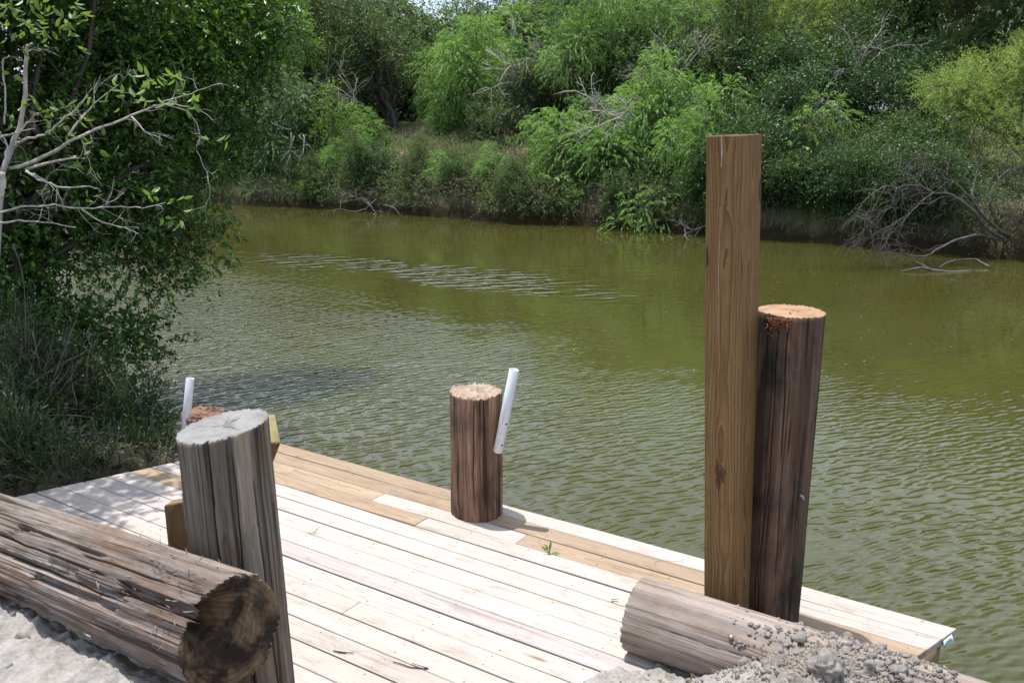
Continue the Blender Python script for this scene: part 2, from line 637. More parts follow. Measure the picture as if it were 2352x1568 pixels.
M['pile_brown'] = weathered('brown_pile_wood', [(0.07, 0.038, 0.024), (0.21, 0.125, 0.085), (0.38, 0.265, 0.20)], (0.065, 0.04, 0.032), 0.7)
M['pile_dark'] = weathered('dark_pile_wood', [(0.042, 0.024, 0.016), (0.105, 0.062, 0.043), (0.19, 0.122, 0.090)], (0.020, 0.016, 0.015), 0.9, dust=(0.26, 0.22, 0.2), dust_amt=0.12)
M['log_old'] = weathered('old_log_wood', [(0.072, 0.050, 0.038), (0.20, 0.160, 0.135), (0.40, 0.345, 0.312)], (0.19, 0.110, 0.066), 0.75, dust=(0.40, 0.375, 0.36), dust_amt=0.35, bstr=1.0, streak=0.16)
M['log_grey'] = weathered('grey_log_wood', [(0.17, 0.135, 0.115), (0.27, 0.225, 0.198), (0.36, 0.312, 0.283)], (0.19, 0.13, 0.095), 0.5, dust=(0.42, 0.385, 0.36), dust_amt=0.35, bstr=0.45, streak=0.06)
M['end_grey'] = endgrain('pale_end_grain', (0.27, 0.262, 0.25), (0.12, 0.104, 0.09))
M['end_tan'] = endgrain('tan_end_grain', (0.40, 0.31, 0.235), (0.16, 0.10, 0.065))
M['end_dark'] = endgrain('red_brown_end_grain', (0.26, 0.15, 0.10), (0.08, 0.045, 0.03))
M['end_fresh'] = endgrain('fresh_end_grain', (0.38, 0.245, 0.150), (0.21, 0.105, 0.055))
M['end_rot'] = endgrain('rotten_end_grain', (0.17, 0.112, 0.066), (0.055, 0.034, 0.022), 17, (0.016, 0.010, 0.008), 0.9)
M['orange_rot'] = bark_mat('crumbled_orange_wood', (0.16, 0.045, 0.015), (0.42, 0.15, 0.05), 60, 1.0)
M['end_moss'] = endgrain('green_tinged_end_grain', (0.26, 0.22, 0.11), (0.15, 0.115, 0.055))
M['resin'] = plain('white_resin', (0.45, 0.38, 0.30), 0.5)
M['knot'] = plain('dark_knot', (0.055, 0.020, 0.013), 0.55)
M['knot_ring'] = sawn('knot_ring_wood', (0.065, 0.030, 0.012), (0.165, 0.085, 0.036), axis='Z', knots=False, fine=40.0, xs=0.3)
M['pvc'] = plain('white_pvc', (0.66, 0.67, 0.69), 0.32, 0.5)
M['pvc_old'] = plain('scuffed_pvc', (0.60, 0.60, 0.63), 0.5, 0.4)
M['ink'] = plain('grey_print', (0.30, 0.31, 0.34), 0.6)
M['hole'] = plain('dark_hole', (0.01, 0.01, 0.01), 0.9, 0.1)
M['steel'] = plain('screw_steel', (0.35, 0.34, 0.32), 0.4, 0.5, 0.8)
M['screw_dark'] = plain('dark_screw', (0.13, 0.11, 0.092), 0.6, 0.4, 0.3)
M['label_white'] = plain('white_tag', (0.75, 0.76, 0.76), 0.5)
M['label_green'] = plain('green_print', (0.10, 0.20, 0.14), 0.5)


def soil_mat():
    m, nt, b = newmat('dry_silt')
    v = mapped(nt, (1, 1, 1))
    n = noise(nt, v, 7.0, 7, 0.68, 0.3)
    n2 = noise(nt, v, 60.0, 4, 0.7)
    f = math_(nt, 'ADD', math_(nt, 'MULTIPLY', n.outputs[0], 0.6), math_(nt, 'MULTIPLY', n2.outputs[0], 0.4))
    r = ramp(nt, [(0.32, (0.165, 0.146, 0.128)), (0.5, (0.305, 0.28, 0.255)), (0.68, (0.40, 0.37, 0.342))], f)
    nt.links.new(r.outputs[0], b.inputs['Base Color'])
    b.inputs['Roughness'].default_value = 0.95
    b.inputs['Specular IOR Level'].default_value = 0.1
    bump(nt, b, f, 0.7, 0.02)
    return m


def clod_mat():
    m, nt, b = newmat('dry_clods')
    n = noise(nt, mapped(nt, (1, 1, 1)), 35.0, 6, 0.7, 0.3)
    r = ramp(nt, [(0.3, (0.15, 0.130, 0.114)), (0.7, (0.33, 0.297, 0.268))], n.outputs[0])
    nt.links.new(r.outputs[0], b.inputs['Base Color'])
    b.inputs['Roughness'].default_value = 0.95
    b.inputs['Specular IOR Level'].default_value = 0.1
    bump(nt, b, n.outputs[0], 0.8, 0.012)
    return m


def earth_mat():
    m, nt, b = newmat('bank_earth')
    v = mapped(nt, (1, 1, 1))
    n = noise(nt, v, 1.1, 7, 0.7, 0.4)
    n2 = noise(nt, v, 14.0, 5, 0.7)
    f = math_(nt, 'ADD', math_(nt, 'MULTIPLY', n.outputs[0], 0.55), math_(nt, 'MULTIPLY', n2.outputs[0], 0.45))
    r = ramp(nt, [(0.32, (0.050, 0.040, 0.028)), (0.47, (0.105, 0.085, 0.060)), (0.58, (0.125, 0.108, 0.066)), (0.72, (0.22, 0.185, 0.13))], f)
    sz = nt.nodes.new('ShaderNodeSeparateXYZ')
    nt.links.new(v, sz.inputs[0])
    undercut_shade = nt.nodes.new('ShaderNodeMapRange')  # undercut shade painted into the colour of the low muddy earth by the water
    undercut_shade.inputs[1].default_value = 0.50
    undercut_shade.inputs[2].default_value = 0.20
    nt.links.new(math_(nt, 'ADD', sz.outputs[2], math_(nt, 'MULTIPLY', math_(nt, 'SUBTRACT', n.outputs[0], 0.5), 0.8)), undercut_shade.inputs[0])
    col = mix(nt, r.outputs[0], (0.028, 0.022, 0.010), undercut_shade.outputs[0])
    nt.links.new(col, b.inputs['Base Color'])
    b.inputs['Roughness'].default_value = 0.95
    b.inputs['Specular IOR Level'].default_value = 0.1
    bump(nt, b, f, 1.0, 0.08)
    return m


def water_mat():
    m, nt, b = newmat('turbid_river_water')
    nd = nt.nodes
    lk = nt.links
    tc = nd.new('ShaderNodeTexCoord')
    P = tc.outputs['Object']
    # colour of the silt in the water, in broad faint patches
    nc = noise(nt, mapped(nt, (0.10, 0.16, 1)), 1.0, 4, 0.55)
    rc = ramp(nt, [(0.3, (0.043, 0.040, 0.011)), (0.7, (0.057, 0.058, 0.013))], nc.outputs[0])
    lk.new(rc.outputs[0], b.inputs['Base Color'])
    b.inputs['Roughness'].default_value = 0.03
    b.inputs['IOR'].default_value = 1.333
    b.subsurface_method = 'BURLEY'
    b.inputs['Subsurface Weight'].default_value = 1.0
    b.inputs['Subsurface Radius'].default_value = (1.0, 1.0, 0.6)
    b.inputs['Subsurface Scale'].default_value = 1.3
    b.inputs['Specular IOR Level'].default_value = 0.5
    # where the breeze reaches the water
    sx = nd.new('ShaderNodeSeparateXYZ')
    lk.new(P, sx.inputs[0])
    nm = noise(nt, mapped(nt, (0.35, 0.22, 1)), 1.0, 3, 0.5)
    nmo = math_(nt, 'MULTIPLY', math_(nt, 'SUBTRACT', nm.outputs[0], 0.5), 7.0)
    d1 = math_(nt, 'ADD', math_(nt, 'MULTIPLY', math_(nt, 'ADD', sx.outputs[0], 3.9), -0.764),
               math_(nt, 'MULTIPLY', math_(nt, 'SUBTRACT', sx.outputs[1], 16.5), -0.645))
    d2 = math_(nt, 'SUBTRACT', 9.6, sx.outputs[1])
    d = math_(nt, 'ADD', math_(nt, 'MAXIMUM', d1, d2), nmo)
    mr = nd.new('ShaderNodeMapRange')
    mr.interpolation_type = 'SMOOTHSTEP'
    mr.inputs[1].default_value = -2.2
    mr.inputs[2].default_value = 2.6
    mr.inputs[3].default_value = 0.045
    mr.inputs[4].default_value = 1.0
    lk.new(d, mr.inputs[0])
    # a separate cat's paw further out
    ex_ = math_(nt, 'DIVIDE', math_(nt, 'ADD', math_(nt, 'ADD', sx.outputs[0], 1.6), math_(nt, 'MULTIPLY', math_(nt, 'SUBTRACT', sx.outputs[1], 17.6), 0.9)), 3.6)
    ey_ = math_(nt, 'DIVIDE', math_(nt, 'ADD', math_(nt, 'SUBTRACT', sx.outputs[1], 17.6), math_(nt, 'MULTIPLY', math_(nt, 'ADD', sx.outputs[0], 1.6), 0.45)), 1.7)
    er = math_(nt, 'ADD', math_(nt, 'POWER', math_(nt, 'ABSOLUTE', ex_), 2.0), math_(nt, 'POWER', math_(nt, 'ABSOLUTE', ey_), 2.0))
    nb2 = noise(nt, mapped(nt, (0.75, 0.16, 1), loc=(2, 9, 0)), 1.0, 2, 0.5)
    pw = math_(nt, 'MULTIPLY', math_(nt, 'SUBTRACT', 1.0, er, True), math_(nt, 'MULTIPLY', math_(nt, 'SUBTRACT', nb2.outputs[0], 0.36, True), 4.5), True)
    msk = math_(nt, 'MAXIMUM', mr.outputs[0], math_(nt, 'MULTIPLY', pw, 0.9))
    # ripples: a sum of short crested wind waves with wandering phase
    wob = nd.new('ShaderNodeTexNoise')
    wob.inputs['Scale'].default_value = 0.9
    wob.inputs['Detail'].default_value = 2
    lk.new(P, wob.inputs['Vector'])
    ws = nd.new('ShaderNodeVectorMath')
    ws.operation = 'SCALE'
    ws.inputs['Scale'].default_value = 0.30
    lk.new(wob.outputs['Color'], ws.inputs[0])
    wa = nd.new('ShaderNodeVectorMath')
    wa.operation = 'ADD'
    lk.new(P, wa.inputs[0])
    lk.new(ws.outputs[0], wa.inputs[1])
    rg = random.Random(5)
    tot = None
    waves = [(0.072, 0, .9), (0.083, 13, 1.), (0.092, -11, 1.1), (0.103, 4, 1.1), (0.118, 20, .9), (0.136, -18, .8), (0.062, 30, .6), (0.066, -27, .6), (0.165, 8, .6), (0.21, -6, .45), (0.27, 16, .35)]
    for lam, dev, w in waves:
        an = math.radians(115 + dev)
        k = 2 * PI / (lam * 0.86)
        dp = nd.new('ShaderNodeVectorMath')
        dp.operation = 'DOT_PRODUCT'
        dp.inputs[1].default_value = (math.cos(an) * k, math.sin(an) * k, 0)
        lk.new(wa.outputs[0], dp.inputs[0])
        s = math_(nt, 'SINE', math_(nt, 'ADD', dp.outputs['Value'], rg.uniform(0, 6.3)))
        s = math_(nt, 'MULTIPLY', s, 0.058 * w / k)
        tot = s if tot is None else math_(nt, 'ADD', tot, s)
    gm = noise(nt, mapped(nt, (0.8, 1.3, 1), loc=(5, 3, 0)), 1.0, 2, 0.5)
    gst = math_(nt, 'ADD', math_(nt, 'MULTIPLY', gm.outputs[0], 1.3), 0.3)
    tot = math_(nt, 'MULTIPLY', math_(nt, 'MULTIPLY', tot, gst), msk)
    tot2 = None
    for lam, dev, w in ((0.24, 10, 1), (0.30, -16, 1), (0.38, 3, 1), (0.20, -40, .8), (0.52, 24, .8)):
        an = math.radians(105 + dev)
        k = 2 * PI / lam
        dp = nd.new('ShaderNodeVectorMath')
        dp.operation = 'DOT_PRODUCT'
        dp.inputs[1].default_value = (math.cos(an) * k, math.sin(an) * k, 0)
        lk.new(wa.outputs[0], dp.inputs[0])
        q_ = math_(nt, 'MULTIPLY', math_(nt, 'SINE', math_(nt, 'ADD', dp.outputs['Value'], rg.uniform(0, 6.3))), 0.155 * w / k)
        tot2 = q_ if tot2 is None else math_(nt, 'ADD', tot2, q_)
    tot = math_(nt, 'ADD', tot, math_(nt, 'MULTIPLY', tot2, pw))
    # long slow undulation everywhere
    sl = noise(nt, mapped(nt, (0.9, 2.4, 1)), 1.0, 2, 0.5, 0.3)
    tot = math_(nt, 'ADD', tot, math_(nt, 'MULTIPLY', sl.outputs[0], 0.007))
    bp = nd.new('ShaderNodeBump')
    bp.inputs['Strength'].default_value = 1.0
    bp.inputs['Distance'].default_value = 1.0
    lk.new(tot, bp.inputs['Height'])
    lk.new(bp.outputs[0], b.inputs['Normal'])
    return m


M['soil'] = soil_mat()
M['clod'] = clod_mat()
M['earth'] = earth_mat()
M['water'] = water_mat()

# ------------------------------------------------------------------ the ground and the river
DECK_Z = 0.56
YBX = np.array([-200, -60, -30, -20, -11.2, -7.55, -4.7, 0.3, 2.4, 5.5, 8.8, 10.9, 12.5, 16, 30, 60, 200.])
YBY = np.array([150, 62, 43, 37.5, 33.2, 31.6, 30.0, 26.7, 25.5, 23.6, 21.4, 19.5, 18.2, 15.5, 4, -22, -140.])


def bank_edge(x):
    return np.interp(x, YBX, YBY) + 0.35 * fbm(np.asarray(x) * 0.55, 3.1, oct=3, seed=4)


def near_height(x, y, fine=False):
    a = -np.sin(A_) * x + np.cos(A_) * y
    p = np.cos(A_) * x + np.sin(A_) * y
    ww = 0.10 * fbm(x * 2.1, y * 2.1, oct=3, seed=8)
    left = np.interp(p, [-400, -20, 0, 1.5, 2.6, 3.6, 4.25, 4.6, 5.6, 9], [3, 1.8, 1.42, 1.16, 0.74, 0.55, 0.36, -0.05, -1.0, -1.6])
    mid = np.interp(p, [-400, -20, 0, 1.5, 1.72, 2.0, 2.6, 4, 9], [3, 1.8, 1.40, 1.17, 1.0, 0.15, -0.5, -1.2, -1.6])
    right = np.interp(p, [-400, -20, 0, 1.5, 2.3, 2.9, 3.38, 3.5, 3.65, 4.2, 9], [3, 1.8, 1.40, 1.16, 0.84, 0.635, 0.57, 0.40, 0.05, -0.8, -1.6])
    wl_ = sstep(5.25, 5.75, a + ww + 0.377 * (p - 3.81))
    wr_ = 1 - sstep(1.50, 2.05, a + 1.4 * ww + 0.55 * np.clip(p - 3.1, -0.6, 1.0))
    h = mid * (1 - wl_) * (1 - wr_) + left * wl_ + right * wr_
    lift = 0.12 * np.exp(-((p - 1.40) / 0.24) ** 2) * np.clip(1 - (a - 2.1) / 1.5, 0, 1) * sstep(1.7, 2.0, a)
    return h + lift


def far_height(x, y):
    d = y - bank_edge(x)
    h = np.interp(d, [-4, -0.7, -0.1, 0.12, 0.5, 2, 5, 8, 14, 40, 400], [-1.6, -0.7, -0.1, 0.42, 0.8, 1.15, 1.9, 2.65, 3.1, 3.5, 5.5])
    return h + 0.12 * fbm(x * 0.8, y * 0.8, oct=3, seed=21) * sstep(0, 2, d)


def terrain(x, y):
    x = np.asarray(x, float)
    y = np.asarray(y, float)
    n = near_height(x, y) + 0.04 * fbm(x * 2.5, y * 2.5, oct=3, seed=2)
    return np.maximum(n, far_height(x, y))


def axis(vals):
    out = []
    for a, b, s in vals:
        out += list(np.arange(a, b, s))
    return np.array(out + [vals[-1][1]])


gx = axis([(-420, -60, 24), (-60, -16, 2.0), (-16, -7, 0.35), (-7, 3.2, 0.14), (3.2, 14, 0.3), (14, 60, 2.0), (60, 420, 24)])
gy = axis([(-60, -4, 4), (-4, 1, 0.5), (1, 9.5, 0.14), (9.5, 17, 0.35), (17, 34, 0.28), (34, 48, 0.6), (48, 80, 3), (80, 700, 40)])
X, Y = np.meshgrid(gx, gy)
Z = terrain(X, Y)
hole = (X > -3.0) & (X < 2.3) & (Y > 1.1) & (Y < 4.6)
Z = np.where(hole & (Z > -0.2), Z - 0.35, Z)
nx, ny = len(gx), len(gy)
ii = np.arange(ny - 1)[:, None] * nx + np.arange(nx - 1)[None]
Q = np.stack([ii, ii + 1, ii + nx + 1, ii + nx], -1).reshape(-1, 4)
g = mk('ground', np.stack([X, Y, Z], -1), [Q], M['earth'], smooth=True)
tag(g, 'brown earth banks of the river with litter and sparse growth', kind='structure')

# river surface
wv = [(-200, -30, 0), (120, -30, 0), (120, 160, 0), (-200, 160, 0)]
w = mk('river', wv, [[(0, 1, 2, 3)]], M['water'])
tag(w, 'olive green river water, rippled near the dock and calm by the far bank', kind='structure')

# pale dry silt of the near bank, fine relief
sx_ = np.arange(-3.1, 2.5, 0.010)
sy_ = np.arange(1.0, 4.75, 0.010)
X, Y = np.meshgrid(sx_, sy_)
Z = near_height(X, Y)
Z += 0.27 * np.exp(-((X - 1.36) / 0.44) ** 2 - ((Y - 3.13) / 0.30) ** 2)
Z += 0.10 * np.exp(-((X - 0.95) / 0.40) ** 2 - ((Y - 3.05) / 0.26) ** 2)
rel = fbm(X * 9, Y * 9, oct=5, seed=31, gain=0.6)
Z += 0.022 * rel + 0.020 * np.abs(fbm(X * 22, Y * 22, oct=3, seed=33)) * sstep(-0.2, 0.6, rel)
MND = np.exp(-((X - 1.36) / 0.44) ** 2 - ((Y - 3.13) / 0.30) ** 2)
Z += 0.012 * np.abs(fbm(X * 19, Y * 19, oct=4, seed=39)) * MND
crk = np.abs(fbm(X * 6 + 3, Y * 6, oct=3, seed=37))
Z -= 0.014 * np.exp(-(crk / 0.035) ** 2)
nx, ny = len(sx_), len(sy_)
ii = np.arange(ny - 1)[:, None] * nx + np.arange(nx - 1)[None]
Q = np.stack([ii, ii + 1, ii + nx + 1, ii + nx], -1).reshape(-1, 4)
zq = Z.ravel()[Q].max(1)
Q = Q[zq > -0.25]
SOILZ = (sx_, sy_, Z)
s = mk('soil_bank', np.stack([X, Y, Z], -1), [Q], M['soil'], smooth=True)
tag(s, 'pale dry cracked silt of the near bank', kind='structure')


def soil_at(x, y):
    i = int(np.clip(round((x + 3.1) / 0.010), 0, len(sx_) - 1))
    j = int(np.clip(round((y - 1.0) / 0.010), 0, len(sy_) - 1))
    z = float(SOILZ[2][j, i])
    if 0.62 < x < 2.11 and 2.62 < y < 3.61:
        z = max(z, float(HEAP[2][int((y - 2.62) / 0.0075), int((x - 0.62) / 0.0075)]))
    return z


def soil_grid(x, y):
    i = np.clip(np.round((x + 3.1) / 0.010).astype(int), 0, len(sx_) - 1)
    j = np.clip(np.round((y - 1.0) / 0.010).astype(int), 0, len(sy_) - 1)
    return SOILZ[2][j, i]


# freshly dug crumbly dirt heaped against the right log
hx_, hy_ = np.meshgrid(np.arange(0.62, 2.12, 0.0075), np.arange(2.62, 3.62, 0.0075))
env = np.exp(-((hx_ - 1.36) / 0.40) ** 2 - ((hy_ - 3.13) / 0.25) ** 2) + 0.18 * fbm(hx_ * 7, hy_ * 7, oct=3, seed=52)
hz = near_height(hx_, hy_) + 0.27 * np.exp(-((hx_ - 1.36) / 0.44) ** 2 - ((hy_ - 3.13) / 0.30) ** 2) + 0.10 * np.exp(-((hx_ - 0.95) / 0.40) ** 2 - ((hy_ - 3.05) / 0.26) ** 2)
bil = np.abs(fbm(hx_ * 15, hy_ * 15, oct=2, seed=53)) * 0.040 + np.abs(fbm(hx_ * 38, hy_ * 38, oct=2, seed=54)) * 0.017 + np.abs(vnoise(hx_ * 90, hy_ * 90, 0, 55)) * 0.006
hz = hz + bil * sstep(0.15, 0.6, env) + np.where(env > 0.30, 0.012, -0.06) * 1.0
hz = hz - 0.06 * (1 - sstep(0.22, 0.42, env))
hn = hx_.shape
ii = np.arange(hn[0] - 1)[:, None] * hn[1] + np.arange(hn[1] - 1)[None]
Q = np.stack([ii, ii + 1, ii + hn[1] + 1, ii + hn[1]], -1).reshape(-1, 4)
Q = Q[env.ravel()[Q].min(1) > 0.16]
o = mk('dirt_heap', np.stack([hx_, hy_, hz], -1), [Q], M['clod'], smooth=True)
tag(o, 'heap of crumbly grey dirt spilling over the right log', 'dirt heap', kind='stuff')
HEAP = (hx_[0], hy_[:, 0], np.where(env > 0.2, hz, -9))


# ------------------------------------------------------------------ round timbers: piles and logs
def round_timber(name, L, rb, rt, seed, mats, parent=None, seg=220, rings=80, ncrack=14, cdepth=0.012, rough=0.004,
                 slabs=0, slab_depth=0.02, slant=(0, 0), top_rough=0.003, oval=0.04, hollow=None, bites=(), caps=(False, True), bend=0.0, capcr=(5, 9), cw=(0.0010, 0.0026)):
    rng = np.random.default_rng(seed)
    th = np.arange(seg) / seg * 2 * PI
    t = np.linspace(0, 1, rings)
    T, TH = np.meshgrid(t, th, indexing='ij')
    z = T * L
    r = rb + (rt - rb) * T
    r = r * (1 + oval * np.cos(2 * TH + rng.uniform(0, 6)) + 0.5 * oval * np.cos(3 * TH + rng.uniform(0, 6)))
    cx, cy = np.cos(TH), np.sin(TH)
    r = r + rough * fbm(cx * 5, cy * 5, z * 1.2 + seed, oct=4, seed=seed)
    r = r + rough * 0.6 * fbm(cx * 26, cy * 26, z * 1.6 + seed, oct=3, seed=seed + 3)
    for i in range(ncrack):
        c0 = rng.uniform(0, 2 * PI)
        za, zb = sorted(rng.uniform(-0.25, 1.25, 2) * L)
        if zb - za < 0.3 * L:
            zb = za + 0.45 * L
        wd = rng.uniform(*cw)
        dep = cdepth * rng.uniform(0.5, 1.3) * (1 - 0.65 * sstep(L - 0.04, L - 0.002, z))
        cth = c0 + 0.10 * vnoise(z * 1.7, i * 3.3, seed=seed) + 0.02 * vnoise(z * 9, i * 1.3, seed=seed)
        dd = (np.mod(TH - cth + PI, 2 * PI) - PI) * rb
        win = sstep(za, za + 0.12, z) * (1 - sstep(zb - 0.12, zb, z))
        r = r - dep * np.exp(-(dd / wd) ** 2) * win
    tone = 0.5 + 0.5 * vnoise(np.cos(TH) * 9, np.sin(TH) * 9, z * 0.5, seed + 77)
    if slabs:
        edges = np.sort(rng.uniform(0, 2 * PI, slabs))
        wob = TH + 0.05 * vnoise(z * 3, cx, cy, seed + 9)
        sid = np.searchsorted(edges, np.mod(wob, 2 * PI)) % slabs
        off = np.zeros_like(r)
        ptone = rng.uniform(0, 1, slabs)
        for k in range(slabs):
            brk = np.sort(rng.uniform(0, L, 3))
            lv = rng.uniform(0, 1, 4) ** 1.6 * slab_depth
            zz = z + 0.05 * vnoise(TH * 14, k, seed=seed + 5) + 0.02 * vnoise(TH * 50, k, seed=seed + 6)
            o = np.where(zz < brk[0], lv[0], np.where(zz < brk[1], lv[1], np.where(zz < brk[2], lv[2], lv[3])))
            off = np.where(sid == k, o, off)
            tone = np.where(sid == k, ptone[k] * 0.8 + 0.2 * (o / slab_depth), tone)
        r = r - off * (1 - 0.65 * sstep(L - 0.05, L, z))
    for (ba, bw, z0, z1, dep) in bites:
        dd = np.mod(TH - ba + PI, 2 * PI) - PI
        jag = z + 0.03 * vnoise(TH * 30, 2.0, seed=seed + 11)
        win = sstep(-bw, -bw * 0.8, dd) * (1 - sstep(bw * 0.8, bw, dd)) * sstep(z0, z0 + 0.03, jag) * (1 - sstep(z1 - 0.03, z1 + 0.001, jag))
        r = r - dep * win * (0.8 + 0.3 * vnoise(TH * 12, z * 9, seed=seed + 12))
    xo = bend * np.sin(T * PI)
    x, y = r * cx + xo, r * cy
    ztop = slant[0] * x[-1] + slant[1] * y[-1]
    zz = z + T ** 6 * ztop[None] + T ** 12 * top_rough * 1.2 * fbm(cx * 20, cy * 20, oct=2, seed=seed + 40)
    V = [np.stack([x, y, zz], -1).reshape(-1, 3)]
    i = np.arange(rings - 1)[:, None] * seg
    j = np.arange(seg)[None]
    j2 = (j + 1) % seg
    q = [np.stack([i + j, i + j2, i + seg + j2, i + seg + j], -1).reshape(-1, 4)]
    mi = [np.zeros(len(q[0]), int)]
    n = rings * seg
    tri = []
    for end in (0, 1):
        if not caps[end]:
            continue
        K = 16
        base = (rings - 1) * seg if end else 0
        ex, ey, ez = x[-1 if end else 0], y[-1 if end else 0], zz[-1 if end else 0]
        prev = base + np.arange(seg)
        ncr = rng.integers(*capcr)
        ca, cl, cw = rng.uniform(0, 2 * PI, ncr), rng.uniform(0.3, 1.0, ncr), rng.uniform(0.0015, 0.004, ncr)
        for k in range(1, K):
            f = 1 - k / K
            px, py = ex * f, ey * f
            rr = np.hypot(px, py)
            an = np.arctan2(py, px)
            pz = ez * 0 + (L if end else 0) + (slant[0] * px + slant[1] * py if end else 0)
            sg = 1 if end else -1
            dz = top_rough * fbm(px * 45, py * 45, oct=3, seed=seed + 50 + end) * (1 if k > 1 else 0.5)
            for a0, l0, w0 in zip(ca, cl, cw):
                dd = (np.mod(an - a0 + 0.12 * vnoise(rr * 30, a0, seed=seed) + PI, 2 * PI) - PI) * rr
                dz = dz - 0.007 * np.exp(-(dd / w0) ** 2) * (rr < l0 * rb)
            if hollow:
                hx, hy, hr, hd = hollow
                dz = dz - hd * np.exp(-(((px - hx) ** 2 + (py - hy) ** 2) / hr ** 2) ** 1.5) * (1 + 0.3 * vnoise(px * 40, py * 40, seed=seed))
            V.append(np.stack([px, py, pz + sg * dz], -1))
            cur = n + np.arange(seg)
            n += seg
            jj = np.arange(seg)
            a, b_, c, d = prev[jj], prev[(jj + 1) % seg], cur[(jj + 1) % seg], cur[jj]
            q.append(np.stack([a, b_, c, d] if end else [b_, a, d, c], -1))
            mi.append(np.ones(seg, int))
            prev = cur
        V.append(np.array([[0, 0, (L if end else 0)]]) + (0 if not hollow else 0))
        V[-1][0, 2] = V[-2][:, 2].mean()
        jj = np.arange(seg)
        t3 = np.stack([prev, np.roll(prev, -1), np.full(seg, n)], -1)
        tri.append(t3 if end else t3[:, ::-1])
        n += 1
    polys = [np.concatenate(q)]
    mi = np.concatenate(mi)
    if tri:
        polys.append(np.concatenate(tri))
        mi = np.concatenate([mi, np.ones(sum(len(a) for a in tri), int)])
    VV = np.concatenate(V)
    rn = np.full(len(VV), 0.5)
    rn[:rings * seg] = tone.ravel()
    return mk(name, VV, polys, mats, parent, mi=mi, smooth=True, rnd=rn)


def aim(o, loc, direction, roll=0.0):
    d = Vector([float(q) for q in direction]).normalized()
    o.rotation_mode = 'QUATERNION'
    o.rotation_quaternion = d.to_track_quat('Z', 'Y') @ Euler((0, 0, roll)).to_quaternion()
    o.location = [float(q) for q in loc]


def disc(buf, c, n, r, h=0.002, k=10):
    """a small screw head standing proud on a surface"""
    n = norm(np.asarray(n, float))
    buf.tube([np.asarray(c) - n * 0.004, np.asarray(c) + n * h], [r, r], k)


# centre pile on the outer edge of the dock
pc = np.array([-0.226, 5.22])
o = round_timber('wooden_pile', 1.72, 0.162, 0.160, 11, [M['pile_brown'], M['end_tan']], ncrack=24, cdepth=0.022, cw=(0.0012, 0.0026), rough=0.003, top_rough=0.012, seg=800, oval=0.02, slabs=22, slab_depth=0.005)
o.location = (pc[0], pc[1], -0.35)
tag(o, 'brown cracked pile on the outer dock edge with a white pipe beside it', 'pile', 'timber piles of the dock')
# left rear pile, short
o = round_timber('wooden_pile', 1.24, 0.165, 0.168, 12, [M['pile_brown'], M['end_dark']], ncrack=16, top_rough=0.008)
o.location = (-2.37, 6.42, -0.42)
tag(o, 'short dark pile at the far left corner of the dock, behind the grey pile', 'pile', 'timber piles of the dock')
# front grey pile
o = round_timber('wooden_pile', 1.95, 0.165, 0.157, 13, [M['pile_grey'], M['end_grey']], ncrack=24, cdepth=0.024, cw=(0.0012, 0.0026), rough=0.0014, slant=(0.13, 0.03), top_rough=0.004, seg=900, rings=120, oval=0.02, slabs=26, slab_depth=0.005, capcr=(3, 5),
                 bites=((-1.62, 0.055, 1.70, 2.2, 0.014), (-1.1, 0.04, 1.78, 2.2, 0.008), (-1.9, 0.03, 1.60, 2.2, 0.007)))
o.location = (-0.985, 2.955, 0.0)
o.rotation_euler = (0, -0.022, 0)
tag(o, 'thick grey weathered pile with a slanted pale cut top beside the rotten log', 'pile', 'timber piles of the dock')
# dark round pile next to the square post
dp = empty('wooden_pile', (1.285, 3.96, -0.3), 'dark round pile standing against the tall square post', 'pile', 'timber piles of the dock')
o = round_timber('shaft', 2.45, 0.150, 0.152, 14, [M['pile_dark'], M['end_fresh']], dp, seg=600, ncrack=8, slabs=8, slab_depth=0.0015, cdepth=0.016, rough=0.0012, oval=0.015, slant=(-0.02, 0.0), top_rough=0.003,
                 bites=((-2.35, 0.30, 2.37, 2.6, 0.012),))
rng = np.random.default_rng(3)
bf = Buf()
for k in range(70):       # crumbled orange fibres below the cut edge
    an = -PI + rng.uniform(0.55, 1.25)
    zz = 2.44 - abs(rng.normal(0, 0.028))
    P0 = np.array([0.153 * math.cos(an), 0.153 * math.sin(an), zz])
    dv = np.array([math.cos(an) * 0.4 + rng.normal(0, .5), math.sin(an) * 0.4 + rng.normal(0, .5), rng.normal(0, .5)])
    bf.tube([P0, P0 + norm(dv) * rng.uniform(0.006, 0.02)], [0.004, 0.0015], 4)
tag(bf.make('splinters', M['orange_rot'], dp), kind='stuff')
bf = Buf()
an = -1.15
P0 = np.array([0.156 * math.cos(an), 0.156 * math.sin(an), 1.60])
bf.tube([P0 * [0.9, 0.9, 1], P0 * [1.12, 1.12, 1]], 0.006, 8)
bf.tube([P0 * [1.12, 1.12, 1], P0 * [1.13, 1.13, 1] + [0.004, 0, -0.018]], 0.004, 6)
bf.make('bent_nail', M['steel'], dp)

